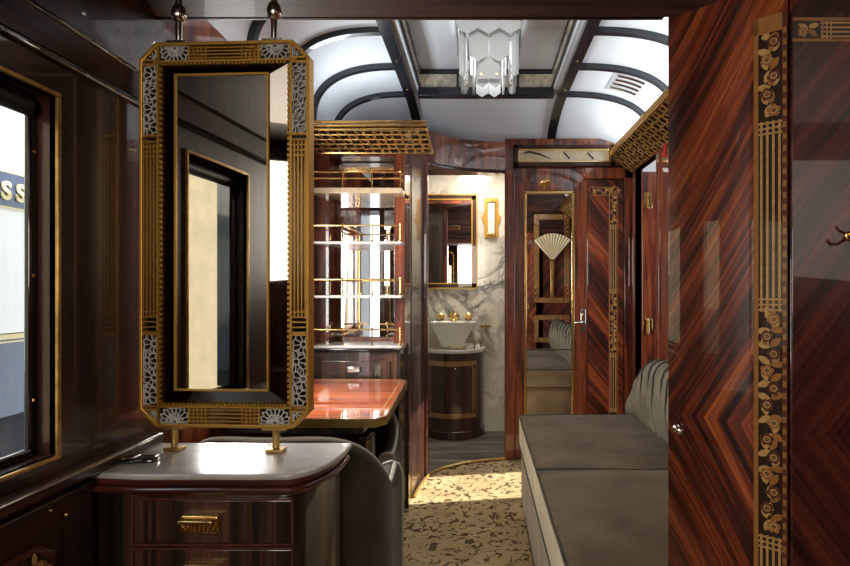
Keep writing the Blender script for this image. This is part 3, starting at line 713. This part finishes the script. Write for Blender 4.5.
# ================================================================== CHAIRS
def make_chair(name, label):
    root = empty(name, (0, 0, 0), label, 'chair', 'velvet tub chairs at the table')
    n = 44; path = []
    # plan: U, opening towards +y ; hw half width
    hw, dep = .235, .50; r_ = .20
    pts = [(hw, dep*.52+ (1-k/8)*0 - k/8*(dep*.52-r_+.2) ) for k in range(0)]
    pl = [(hw, .18-.18*k/10) for k in range(10)] + [(hw*math.cos(a), -.20*math.sin(a)) for a in (PI*k/24 for k in range(25))] + [(-hw, .18*k/10) for k in range(1, 11)]
    m_ = len(pl); rows = []
    for i, (x, y) in enumerate(pl):
        q = Vector(pl[min(i+1, m_-1)])-Vector(pl[max(i-1, 0)]); nx = Vector((q.y, -q.x)).normalized()   # outward
        if nx.dot(Vector((x, y+.0001))) < 0 and abs(y) > .05: nx = -nx
        if abs(nx.dot(Vector((x, y)))) > 0 and nx.dot(Vector((x, y-.02))) < 0: nx = -nx
        f = max(0, min(1, (y+.2)/.38))                                   # 0 at back, 1 at arm front
        g_ = min(1, f/.75); h = .79-.195*(3*g_*g_-2*g_**3) + .022*max(0, (f-.75)/.25)**2
        t_ = .032; P_ = Vector((x, y)); row = []
        for (o2, zz_) in ((t_, .10), (t_, h-.03), (t_*.7, h-.008), (0, h), (-t_*.7, h-.008), (-t_, h-.03), (-t_, .10)):
            v = P_+nx*o2; row.append((v.x, v.y, zz_))
        rows.append(row)
    s_ = MB(); s_.grid(rows); s_.add(rows[0], [list(range(7))], 1); s_.add(rows[-1], [list(range(7))], 1)
    s_.add([r2[0] for r2 in rows]+[r2[6] for r2 in rows], [(i, i+1, m_+i+1, m_+i) for i in range(m_-1)])
    s_.build('shell', ['chair', 'chair_trim'], root, smooth=60)
    tr = MB(); tr.tube([tuple((Vector(r2[2])+Vector(r2[3]))/2) for r2 in rows], .007, 6)
    for e in (rows[0], rows[-1]): tr.tube([(p[0], p[1]+.002, p[2]) for p in e], .006, 6)
    tr.build('piping', 'chair_trim', root)
    se = MB(); ip = [(.19, .20)] + [(.19*math.cos(a), -.15*math.sin(a)) for a in (PI*k/16 for k in range(17))] + [(-.19, .20)]
    se.prism(ip, .34, .46); se.build('seat', 'chair', root, bevel=.02, segs=3)
    bs_ = MB(); bs_.prism([(p[0]*.98, p[1]*.98) for p in ip], .10, .34); bs_.build('seat_base', 'chair', root)
    for x, y in ((.2, .15), (-.2, .15), (.14, -.15), (-.14, -.15)):
        MB().lathe([(.012, 0), (.020, .11)], (x, y, 0), 10).build('leg', 'lacquer', root)
    return root
def copy_tree(o, parent=None):
    c = o.copy(); COL.objects.link(c); c.parent = parent
    for ch in [k for k in bpy.data.objects if k.parent == o]: copy_tree(ch, c)
    return c
ch1 = make_chair('tub_chair', 'dark velvet tub chair right behind the marble topped chest, back turned')
ch1.location = (-.505, 1.545, 0)
ch2 = copy_tree(ch1); ch2['label'] = 'dark velvet tub chair beyond the table, partly hidden under the tabletop'
ch2.location = (-.60, 2.40, 0); ch2.scale = (1, 1, .815); ch2.rotation_euler = (0, 0, PI)

# ================================================================== TABLE
tb = empty('table', (-.6, 2.2, 0), 'glossy orange wood table with brass edge under the left window', 'table')
tp = [(-.865, 1.84), (-.345, 1.84), (-.315, 1.89), (-.338, 2.60), (-.375, 2.66), (-.865, 2.66)]
MB().prism(tp, .700, .722).build('tabletop', 'table', tb, bevel=.002)
e = MB(); n = 6
ins = lambda p, k: (p[0]+(k if p[0] > -.8 else 0), p[1]+(-k if p[1] < 2 else k))
op = [ins(p, .006) for p in tp]
rows_ = []
for i in range(1, 5): pass
for (a_, b_) in ((0, 1), (1, 2), (2, 3), (3, 4), (4, 5)):
    pa, pb, qa, qb = tp[a_], tp[b_], op[a_], op[b_]
    e.add([(pa[0], pa[1], .694), (pb[0], pb[1], .694), (qb[0], qb[1], .694), (qa[0], qa[1], .694), (pa[0], pa[1], .7225), (pb[0], pb[1], .7225), (qb[0], qb[1], .7225), (qa[0], qa[1], .7225)],
          [(0,3,2,1),(4,5,6,7),(0,1,5,4),(1,2,6,5),(2,3,7,6),(3,0,4,7)])
e.build('brass_edge', 'brass', tb)
il = MB()
for i in range(5):
    pa, pb = Vector(tp[i]), Vector(tp[i+1]); c_ = Vector((-.6, 2.25))
    pa = pa+(c_-pa).normalized()*.04; pb = pb+(c_-pb).normalized()*.04
    nn = (pb-pa).normalized(); nn = Vector((-nn.y, nn.x))*.0015
    il.prism([tuple(pa+nn), tuple(pa-nn), tuple(pb-nn), tuple(pb+nn)], .7215, .7226)
il.build('line_inlay', 'tan_light', tb)
MB().box((-.86, 1.90, .655), (-.39, 2.58, .70)).build('apron', 'ebony', tb, bevel=.006)
lg = MB().box((-.415, 1.93, 0), (-.37, 2.0, .64)).build('leg', 'lacquer', tb, bevel=.004)
MB().box((-.388, 1.925, .03), (-.374, 1.93, .63)).build('brass_strip', 'brass', lg)

# ================================================================== SHELF CABINET against the closet
cb = empty('display_cabinet', (-.6, 2.85, 0), 'dark mahogany cabinet with mirror back and four railed marble shelves', 'cabinet')
body = MB().box((XL, 2.80, .86), (-.745, 2.955, 1.88)).box((-.425, 2.80, .86), (-.372, 2.955, 1.88)).box((-.745, 2.80, 1.80), (-.425, 2.955, 1.88)).box((-.745, 2.94, .86), (-.425, 2.955, 1.8))
body.build('carcass', 'mahogany', cb, bevel=.003)
MB().box((-.740, 2.925, .90), (-.430, 2.938, 1.795)).build('mirror_back', 'mirror', cb)
MB().box((XL, 2.72, .02), (-.385, 2.955, .845)).build('base_cupboard', 'ebony', cb, bevel=.005)
dw = MB().box((-.80, 2.712, .715), (-.43, 2.722, .80)).build('drawer', 'ebony', cb, bevel=.003)
h_ = MB(); h_.box((-.632, 2.695, .747), (-.572, 2.713, .775)); h_.box((-.625, 2.688, .765), (-.579, 2.70, .773)); h_.build('drawer_pull', 'steel', dw, bevel=.003)
MB().box((XL, 2.69, .845), (-.378, 2.955, .862)).build('counter_edge', 'lacquer', cb, bevel=.005)
def shelf(z, th, mat, front=2.69):
    sh = MB().box((-.800, front, z-th), (-.372, 2.925, z)).build('shelf', mat, cb, bevel=.004)
    rl = MB(); xs_ = (-.795, -.655, -.515, -.380)
    for zz_ in (z+.075, z+.045) if th > .02 else (z+.075,):
        rl.tube([(-.795, 2.90, zz_), (-.795, front+.012, zz_), (-.380, front+.012, zz_), (-.380, 2.90, zz_)], .0042, 8)
    for x in xs_: rl.rod((x, front+.012, z), (x, front+.012, z+.075), .0042); rl.lathe([(.007, z), (.007, z+.006), (.004, z+.009)], (x, front+.012, 0), 10)
    for x in (xs_[0], xs_[-1]): rl.rod((x, 2.90, z), (x, 2.90, z+.075), .0038)
    for x in xs_: rl.lathe([(.0035, z+.074), (.006, z+.079), (.006, z+.083), (.001, z+.088)], (x, front+.012, 0), 8)
    rl.build('gallery_rail', 'brass', sh)
M['shelf_wood'] = marble('honey marble', (.52, .40, .28), (.2, .12, .07), 8, .05, .6)
shelf(1.627, .028, 'shelf_wood'); shelf(1.372, .014, 'marble_top'); shelf(1.115, .014, 'marble_top'); shelf(.876, .014, 'marble_top')
# brass luggage racks
def rack(name, label, corners, z_in, z_out, n_u, n_v, parent_box):
    """sloping brass tray: corners = (a,b) inner edge, (c,d) outer edge"""
    root = empty(name, parent_box, label, 'luggage rack', 'brass luggage racks')
    a, b, c, d_ = [Vector(p) for p in corners]
    e = MB()
    for off in (0, .018, .034): e.tube([a+Vector((0, 0, off)), b+Vector((0, 0, off))], .007, 8)
    e.tube([a, c], .007, 8); e.tube([b, d_], .007, 8); e.tube([c, d_], .006, 8)
    e.build('rail', 'brass', root)
    t = MB(); 
    for i in range(n_u+1):
        p, q = a.lerp(b, i/n_u), c.lerp(d_, i/n_u); t.rod(p, q, .0028, 5)
    for j in range(1, n_v):
        p, q = a.lerp(c, j/n_v), b.lerp(d_, j/n_v); t.rod(p, q, .0028, 5)
    for i in range(n_u):
        for j in range(n_v):
            if (i+j) % 2: continue
            p = [a.lerp(b, (i+s_)/n_u).lerp(c.lerp(d_, (i+s_)/n_u), (j+t_)/n_v) for s_, t_ in ((0, .5), (.5, 1), (1, .5), (.5, 0))]
            t.tube(p, .0026, 5, closed=True)
    t.build('lattice', 'brass_old', root)
    v = Vector((0, 0, .012)); bt = MB(); bt.add([a+v, b+v, d_+v, c+v, a+v*1.6, b+v*1.6, d_+v*1.6, c+v*1.6], [(0,3,2,1),(4,5,6,7),(0,1,5,4),(1,2,6,5),(2,3,7,6),(3,0,4,7)])
    bt.build('tray', 'mirror_dark', root)
    return root
rack('luggage_rack', 'long brass lattice luggage rack high on the wall above the sofa', [(.87, 1.36, 2.035), (.87, 3.78, 2.035), (1.012, 1.36, 1.93), (1.012, 3.78, 1.93)], 0, 0, 46, 4, (.95, 2.6, 2.0))
rack('luggage_rack', 'short brass lattice rack on top of the railed shelf cabinet', [(-.80, 2.50, 1.848), (-.235, 2.50, 1.848), (-.80, 2.79, 1.815), (-.235, 2.79, 1.815)], 0, 0, 14, 5, (-.5, 2.7, 1.9))

# ================================================================== DOOR with mirror, end wall
do = struct(MB().box((.222, 3.80, .01), (.300, 3.835, 1.86)).box((.630, 3.80, .01), (.715, 3.835, 1.86)).box((.30, 3.80, 1.80), (.63, 3.835, 1.86)).box((.30, 3.80, .01), (.63, 3.835, .25)).build('door_1', 'mahogany', bevel=.004))
MB().box((.300, 3.808, .25), (.630, 3.815, 1.80)).build('mirror_panel', 'mirror', do)
bf = MB()
for p in (((.296, 3.795, .25), (.314, 3.806, 1.80)), ((.616, 3.795, .25), (.634, 3.806, 1.80)), ((.296, 3.795, 1.785), (.634, 3.806, 1.803)), ((.296, 3.795, .247), (.634, 3.806, .262))): bf.box(*p)
bf.build('mirror_frame', 'brass', do, bevel=.003)
MB().box((.314, 3.804, .735), (.616, 3.8075, .742)).build('glazing_bar', 'black', do)
cr = MB(); cx, cz = .44, 1.835
for k in range(4): cr.tube([(cx-.045+k*.008, 3.794, cz+.012+k*.012), (cx-.01, 3.792, cz-.006+k*.012), (cx+.02, 3.793, cz+.004+k*.012), (cx+.03, 3.795, cz+.016+k*.008)], [.004, .007, .006, .003], 6)
cr.rod((cx-.01, 3.794, cz-.025), (cx-.0, 3.794, cz+.05), .007, 8); cr.lathe([(.001, -.008), (.009, 0), (.001, .008)], (cx+.004, 3.794, cz+.058), 8)
cr.build('crest', 'brass', do)
hd_ = MB().box((.672, 3.788, .85), (.708, 3.80, 1.01)).build('handle_plate', 'steel', do, bevel=.004)
lv = MB(); lv.rod((.69, 3.79, .925), (.69, 3.75, .925), .008); lv.tube([(.695, 3.75, .925), (.66, 3.748, .925), (.625, 3.752, .920)], [.009, .008, .006], 8); lv.build('lever', 'steel', hd_)
MB().lathe([(.009, 0), (.009, -.006), (.004, -.008)], (.69, 3.788, .975), 10, 'y').build('lock', 'brass', hd_)
# transom over the door
tr = MB().box((.225, 3.775, 1.965), (.99, 3.82, 1.995)).box((.225, 3.775, 2.085), (.90, 3.82, 2.11)).box((.225, 3.775, 1.965), (.255, 3.82, 2.11)).box((.87, 3.775, 1.965), (.90, 3.82, 2.11))
tro = struct(tr.build('window_4', 'dark_x', bevel=.003))
M['etched'] = plain('etched cream glass', (.60, .50, .32), .2, coat=.8, var=.25, vscale=14)
MB().box((.255, 3.80, 1.995), (.87, 3.806, 2.085)).build('pane', 'etched', tro)
bb = MB(); 
for p in (((.255, 3.79, 1.995), (.87, 3.80, 2.003)), ((.255, 3.79, 2.074), (.87, 3.80, 2.085)), ((.255, 3.79, 1.995), (.263, 3.80, 2.085)), ((.862, 3.79, 1.995), (.87, 3.80, 2.085))): bb.box(*p)
bb.build('brass_edging', 'brass', tro)
sc = MB(); sc.tube([(.29, 3.797, 2.055), (.33, 3.797, 2.066), (.40, 3.797, 2.05), (.47, 3.797, 2.02)], [.004, .006, .006, .003], 6)
sc.tube([(.56, 3.797, 2.065), (.60, 3.797, 2.02)], .005, 6); sc.tube([(.72, 3.797, 2.06), (.76, 3.797, 2.02)], .005, 6)
sc.build('scroll_pattern', 'black', tro)
# marquetry wall panel right of the door
wp = MB().box((.725, 3.800, .3), (.96, 3.822, 1.88)); wpo = struct(wp.build('trim_%d' % tn, 'mahogany_diag')); tn += 1
mq = MB(); S = Strip(mq, (.922, 3.80, .30), (0, 0, 1), (-1, 0, 0), (0, -1, 0)); wv = .058; S.border(1.53, wv, .006)
S.lines(.02, .42, wv, .006, 3); S.flowers(.42, .82, wv, .006); S.lines(.82, 1.28, wv, .006, 3); S.flowers(1.28, 1.53, wv, .006)
S = Strip(mq, (.74, 3.80, 1.83), (1, 0, 0), (0, 0, -1), (0, -1, 0)); S.border(.19, wv, .006); S.flowers(.004, .19, wv, .006)
mq.build('marquetry_strip', MQ, wpo)
struct(MB().box((.965, 3.785, 0), (1.02, 3.83, 1.97)).box((.70, 3.785, 1.885), (1.02, 3.825, 1.96)).build('trim_%d' % tn, 'mahogany', bevel=.005)); tn += 1

# corridor door leaf, opened outwards, with hinges and locks
dl = struct(MB().box((1.062, 3.735, .02), (1.36, 3.765, 1.92)).build('door_2', 'mahogany', bevel=.004))
for z in (1.73, .90):
    h_ = MB().box((1.075, 3.727, z-.05), (1.135, 3.735, z+.05)); h_.rod((1.105, 3.722, z-.055), (1.105, 3.722, z+.055), .008); h_.build('hinge', 'brass', dl, bevel=.002)
for z, hh in ((1.62, .10), (1.42, .16), (1.08, .13)):
    MB().box((1.185, 3.728, z-hh/2), (1.215, 3.735, z+hh/2)).build('lock_plate', 'brass_old', dl, bevel=.002)
# red tassel hanging from the rack
ts = empty('tassel', (.86, 2.66, 1.9), 'small red tassel hanging from the luggage rack by the door', 'tassel')
MB().lathe([(.003, .04), (.010, .025), (.008, .015), (.014, -.03)], (1.0, 3.06, 1.89), 10).build('skirt', 'red', ts)
MB().rod((1.0, 3.06, 1.93), (1.0, 3.06, 1.975), .0015, 5).build('cord', 'red', ts)

# ================================================================== WASHROOM
va = empty('vanity_unit', (-.20, 4.5, 0), 'bow fronted mahogany washstand with marquetry border in the marble washroom', 'vanity')
vc, vr = (-.205, 4.50), .235
hc = arc(vc[0], vc[1], vr, 0, -PI, 28)
MB().prism(hc+[(vc[0]-vr, 4.548), (vc[0]+vr, 4.548)], .02, .66).build('body', 'dark', va, smooth=30)
MB().prism(arc(vc[0], vc[1], vr+.012, 0, -PI, 28)+[(vc[0]-vr-.012, 4.548), (vc[0]+vr+.012, 4.548)], .66, .685).build('counter', 'marble_top', va, bevel=.004, smooth=30)
MB().prism(arc(vc[0], vc[1], vr+.008, 0, -PI, 28)+[(vc[0]-vr-.008, 4.548), (vc[0]+vr+.008, 4.548)], .009, .07).build('plinth', 'dark', va, bevel=.004, smooth=30)
def curved_band(mb, z0, z1, a0, a1, mi=0, off=.001, n=14):
    vs = []
    for k in range(n+1):
        a = a0+(a1-a0)*k/n
        for z in (z0, z1): vs.append((vc[0]+(vr+off)*math.cos(a), vc[1]+(vr+off)*math.sin(a), z))
    mb.add(vs, [(2*k, 2*k+2, 2*k+3, 2*k+1) for k in range(n)], mi)
mq = MB(); A0, A1 = math.radians(-148), math.radians(-40)
for z0, z1 in ((.17, .205), (.565, .60)):
    curved_band(mq, z0, z1, A0, A1, 0); curved_band(mq, z0+.006, z1-.006, A0, A1, 4, .0015)
    for q in range(3): curved_band(mq, z0+.009+q*.007, z0+.0115+q*.007, A0+.06, A1-.06, 2, .002)
for aa, bb_ in ((A0, A0+.20), (A1-.20, A1)):
    curved_band(mq, .17, .60, aa, bb_, 0, .0012, 3); curved_band(mq, .18, .59, aa+.025, bb_-.025, 4, .0017, 3)
    for q in range(3): curved_band(mq, .22, .55, aa+.04+q*.03, aa+.05+q*.03, 2, .0022, 1)
    for z in (.187, .583):
        for q in range(6):
            an = 2*PI*q/6; ac = (aa+bb_)/2+.05*math.cos(an); curved_band(mq, z+.010*math.sin(an)-.004, z+.010*math.sin(an)+.004, ac-.016, ac+.016, 2, .0026, 1)
mq.build('marquetry_border', MQ, va)
for z in (.545, .30): MB().lathe([(.006, 0), (.006, -.008), (.002, -.01)], (vc[0]+.02, vc[1]-vr+.002, z), 8, 'y').build('knob', 'brass', va) if z == .545 else None
rl = MB(); rl.tube([(-.045, 4.36, .685), (-.045, 4.36, .735), (.0, 4.44, .745), (.005, 4.52, .745), (.005, 4.52, .685)], .006, 8)
rl.tube([(-.33, 4.31, .685), (-.33, 4.31, .705), (-.2, 4.275, .708), (-.10, 4.30, .705), (-.10, 4.30, .685)], .004, 8); rl.build('towel_rail', 'brass', va)
ba = empty('wash_basin', (-.21, 4.42, .685), 'pale square flared glass basin on the washstand counter', 'basin')
b_ = MB(); rings = []
for hw_, z in ((.065, .687), (.075, .70), (.125, .80), (.165, .885), (.172, .895), (.160, .892), (.118, .80), (.066, .71)):
    rings.append([(-.21+sx*hw_*fx, 4.40+sy*hw_*.72*fx, z) for sx, sy, fx in ((-1, -1, 1), (0, -1.06, 1), (1, -1, 1), (1.06, 0, 1), (1, 1, 1), (0, 1.06, 1), (-1, 1, 1), (-1.06, 0, 1))])
vs = [p for r_ in rings for p in r_]; fs = [list(range(8))[::-1], list(range(56, 64))]
for i in range(7):
    for j in range(8): fs.append((i*8+j, i*8+(j+1) % 8, (i+1)*8+(j+1) % 8, (i+1)*8+j))
b_.add(vs, fs); b_.build('bowl', 'basin', ba, bevel=.004)
def tap(x, r_, label, spout=False):
    t = empty('tap', (x, 4.55, .925), label, 'tap', 'brass taps above the basin')
    z = .925
    MB().lathe([(r_*2.0, 0), (r_*1.9, -.006), (r_*1.2, -.014)], (x, 4.55, z), 18, 'y').build('rosette', 'brass', t)
    m_ = MB()
    if spout: m_.tube([(x, 4.54, z), (x, 4.49, z+.004), (x, 4.44, z-.005), (x, 4.425, z-.022)], [.016, .014, .012, .010], 10); m_.lathe([(.017, .0), (.017, -.02), (.010, -.026)], (x, 4.52, z+.004), 12, 'y'); m_.build('spout', 'brass', t)
    else:
        m_.rod((x, 4.54, z), (x, 4.495, z), r_*.5, 10)
        for a in (0, PI/2): m_.rod((x-.026*math.cos(a), 4.50, z-.026*math.sin(a)), (x+.026*math.cos(a), 4.50, z+.026*math.sin(a)), .006, 8)
        m_.build('cross_handle', 'brass', t)
tap(-.315, .016, 'brass cross handled tap left of the basin spout'); tap(-.205, .022, 'brass basin spout between the two cross handles', True); tap(-.095, .016, 'brass cross handled tap right of the basin spout')
sd = empty('soap_dish', (.045, 4.5, .85), 'round brass soap dish on the marble wall beside the basin', 'soap dish')
MB().lathe([(.02, .842), (.045, .850), (.050, .862), (.044, .860), (.018, .852)], (.045, 4.49, 0), 18).build('bowl', 'brass', sd)
MB().rod((.045, 4.55, .85), (.045, 4.50, .85), .008).build('bracket', 'brass', sd)
wm = empty('wall_mirror', (-.21, 4.54, 1.53), 'rectangular wooden framed mirror on the veined marble wall', 'mirror')
f_ = MB()
X0, X1, Z0, Z1 = -.46, -.022, 1.15, 1.905
for p in (((X0, 4.525, Z0), (X0+.045, 4.55, Z1)), ((X1-.045, 4.525, Z0), (X1, 4.55, Z1)), ((X0, 4.525, Z0), (X1, 4.55, Z0+.045)), ((X0, 4.525, Z1-.045), (X1, 4.55, Z1))): f_.box(*p)
f_.build('frame', 'dark', wm, bevel=.003)
g_ = MB()
for i_ in (0, .037):
    for p in (((X0+i_, 4.518, Z0+i_), (X0+i_+.009, 4.526, Z1-i_)), ((X1-i_-.009, 4.518, Z0+i_), (X1-i_, 4.526, Z1-i_)), ((X0+i_, 4.518, Z0+i_), (X1-i_, 4.526, Z0+i_+.009)), ((X0+i_, 4.518, Z1-i_-.009), (X1-i_, 4.526, Z1-i_))): g_.box(*p)
g_.build('gilt_line', 'gold', wm)
MB().box((X0+.04, 4.535, Z0+.04), (X1-.04, 4.545, Z1-.04)).build('mirror_glass', 'mirror', wm)
sn = empty('wall_sconce', (.09, 4.54, 1.71), 'small gold framed glass sconce on the marble wall beside the mirror', 'lamp')
f_ = MB(); f_.prism([(.035, 1.56), (.145, 1.56), (.145, 1.66), (.168, 1.715), (.145, 1.77), (.145, 1.875), (.035, 1.875), (.035, 1.77), (.012, 1.715), (.035, 1.66)], 4.535, 4.55, 'y')
f_.build('frame', 'gold', sn, bevel=.003)
MB().box((.062, 4.505, 1.59), (.118, 4.536, 1.845)).build('glass', 'sconce_glow', sn, bevel=.006)
for z in (1.585, 1.84): MB().box((.056, 4.50, z-.006), (.124, 4.536, z+.006)).build('clip', 'brass', sn, bevel=.002)
# reflections: shelf rack on the washroom's front wall is the room itself

# ================================================================== CHANDELIER
chd = empty('chandelier', (.04, 2.66, 2.42), 'stepped frosted glass ceiling lamp hanging from the roof lantern', 'ceiling lamp')
CX, CY = .04, 2.66
MB().box((CX-.10, CY-.10, 2.385), (CX+.10, CY+.10, 2.42)).build('ceiling_plate', 'steel', chd, bevel=.004)
def plate(ang, r_, wd, z0, z1, pt=.04):
    c, s_ = math.cos(ang), math.sin(ang); t = .004; vs = []
    shape = [(-wd/2, z1), (-wd/2, z0+pt), (0, z0), (wd/2, z0+pt), (wd/2, z1)]
    for dr_ in (r_-t, r_+t):
        for x, z in shape: vs.append((CX+dr_*s_+x*c, CY-dr_*c+x*s_, z))
    MB().add(vs, [(4,3,2,1,0), (5,6,7,8,9)]+[(i, (i+1) % 5, 5+(i+1) % 5, 5+i) for i in range(5)]).build('glass_plate', 'frost', chd, bevel=.0015, smooth=0)
for side in range(4):
    an = side*PI/2
    c, s_ = math.cos(an), math.sin(an)
    def face_plate(x, off, wd, z0, z1, pt):
        t = .004; vs = []
        shape = [(-wd/2, z1), (-wd/2, z0+pt), (0, z0), (wd/2, z0+pt), (wd/2, z1)]
        for dr_ in (off-t, off+t):
            for q, z in shape: vs.append((CX+dr_*s_+(x+q)*c, CY-dr_*c+(x+q)*s_, z))
        return MB().add(vs, [(4,3,2,1,0), (5,6,7,8,9)]+[(i, (i+1) % 5, 5+(i+1) % 5, 5+i) for i in range(5)]).build('glass_plate', 'frost', chd, smooth=0)
    for x in (-.094, 0, .094): face_plate(x, .150, .092, 2.275, 2.39, .026)
    for x in (-.045, .045): face_plate(x, .118, .088, 2.165, 2.36, .03)
    for x in (-.030, .030): face_plate(x, .070, .058, 2.068, 2.20, .02)
    cp = face_plate(0, .098, .10, 2.095, 2.20, .0) 
    for x in (-.035, .035):
        for z in (2.112, 2.175):
            p = (CX+.104*s_+x*c, CY-.104*c+x*s_, z); q = (CX+.110*s_+x*c, CY-.110*c+x*s_, z); MB().rod(p, q, .005, 8).build('stud', 'brass_old', cp)
    for x in (-.118, .118): face_plate(x, .118, .03, 2.10, 2.36, .008)
# ================================================================== vent grille on the ceiling curve
ve = empty('ceiling_vent', (.80, 2.9, 2.2), 'pale slatted vent set in the curved white ceiling', 'vent')
def cpt(x, y, off):
    e_ = .004; a, b = ceil_h(x-e_, y), ceil_h(x+e_, y); t = Vector((2*e_, 0, b-a)).normalized(); n_ = Vector((t.z, 0, -t.x)); 
    return Vector((x, y, ceil_h(x, y)))+n_*off
v_ = MB(); vx = [.70+.016*i for i in range(13)]
def slab(x0, x1, y0, y1, o0, o1, mb, n=6):
    rows = []
    for i in range(n+1):
        x = x0+(x1-x0)*i/n; rows.append([tuple(cpt(x, y0, o0)), tuple(cpt(x, y0, o1)), tuple(cpt(x, y1, o1)), tuple(cpt(x, y1, o0))])
    mb.grid(rows); mb.add(rows[0], [(0, 1, 2, 3)]); mb.add(rows[-1], [(0, 1, 2, 3)])
slab(.71, .90, 2.96, 3.22, 0, .004, v_); v_.build('plate', 'vent', ve, smooth=50)
for k in range(4):
    m_ = MB(); y = 2.99+k*.056; slab(.735, .875, y, y+.026, .003, .009, m_); m_.build('slat', 'underframe' if 0 else 'steel', ve, smooth=50)

# ================================================================== OUTSIDE
ot = empty('railway_coach', (-2.6, 6.0, 0), 'cream and navy railway coach standing outside the left window', 'railway coach')
CXo = -2.4
MB().box((CXo-2.5, 1.75, .92), (CXo, 16, 1.56)).box((CXo-2.5, 1.75, 1.74), (CXo, 16, 2.5)).build('cream_panels', 'cream_paint', ot)
MB().box((CXo-2.5, 1.74, 1.56), (CXo+.004, 16, 1.74)).build('letterboard', 'navy', ot)
MB().box((CXo-2.5, 1.74, .50), (CXo+.004, 16, .89)).build('lower_panels', 'navy', ot)
g = MB(); g.box((CXo, 1.75, .89), (CXo+.008, 16, .915)); g.box((CXo, 1.75, .872), (CXo+.008, 16, .880)); g.box((CXo, 1.75, 1.735), (CXo+.008, 16, 1.745)); g.box((CXo, 1.75, 1.555), (CXo+.008, 16, 1.563))
g.build('gold_lining', 'coach_gold', ot)
MB().box((CXo-2.3, 2.0, -.6), (CXo-.15, 16, .5)).build('underframe', 'underframe', ot)
pr = [(CXo-2.5, 2.5), (CXo, 2.5), (CXo-.2, 2.72), (CXo-.8, 2.95), (CXo-1.7, 2.95), (CXo-2.3, 2.72)]
MB().prism(pr, 1.75, 16, 'y').build('roof', 'navy', ot, smooth=0)
def letter(ch, y, z, size):
    cu = bpy.data.curves.new('letter', 'FONT'); cu.body = ch; cu.size = size; cu.extrude = .004; cu.offset = .004; cu.align_x = 'CENTER'
    tmp = bpy.data.objects.new('tmp', cu); COL.objects.link(tmp)
    dg = bpy.context.evaluated_depsgraph_get(); me = bpy.data.meshes.new_from_object(tmp.evaluated_get(dg)); bpy.data.objects.remove(tmp)
    me.materials.clear(); me.materials.append(M['coach_gold'])
    o = bpy.data.objects.new('letter', me); COL.objects.link(o); o.parent = ot
    o.location = Vector((CXo+.008, y, z))-base(ot); o.rotation_euler = (PI/2, 0, PI/2)
letter('S', 2.862, 1.60, .125); letter('S', 2.952, 1.60, .125)
gd = MB().box((-9, -9, -.75), (-.96, 20, -.7)); struct(gd.build('floor_ground', 'gravel'))
st = empty('station_building', (-3.4, -3, 0), 'rough cream rendered station wall, reflected in the standing mirror', 'building')
MB().box((-3.6, -9, -.7), (-3.2, .55, 3.2)).build('wall', 'stone', st)
sg = MB(); y0, z0 = -1.45, 1.42
for p in (((-3.2, y0, z0), (-3.19, y0+.30, z0+.012)), ((-3.2, y0, z0+.10), (-3.19, y0+.30, z0+.112)), ((-3.2, y0, z0), (-3.19, y0+.012, z0+.11)), ((-3.2, y0+.29, z0), (-3.19, y0+.30, z0+.11))): sg.box(*p)
for k in range(6): sg.box((-3.2, y0+.03+k*.042, z0+.03), (-3.19, y0+.055+k*.042, z0+.08))
sg.build('sign', 'sign_red', st)
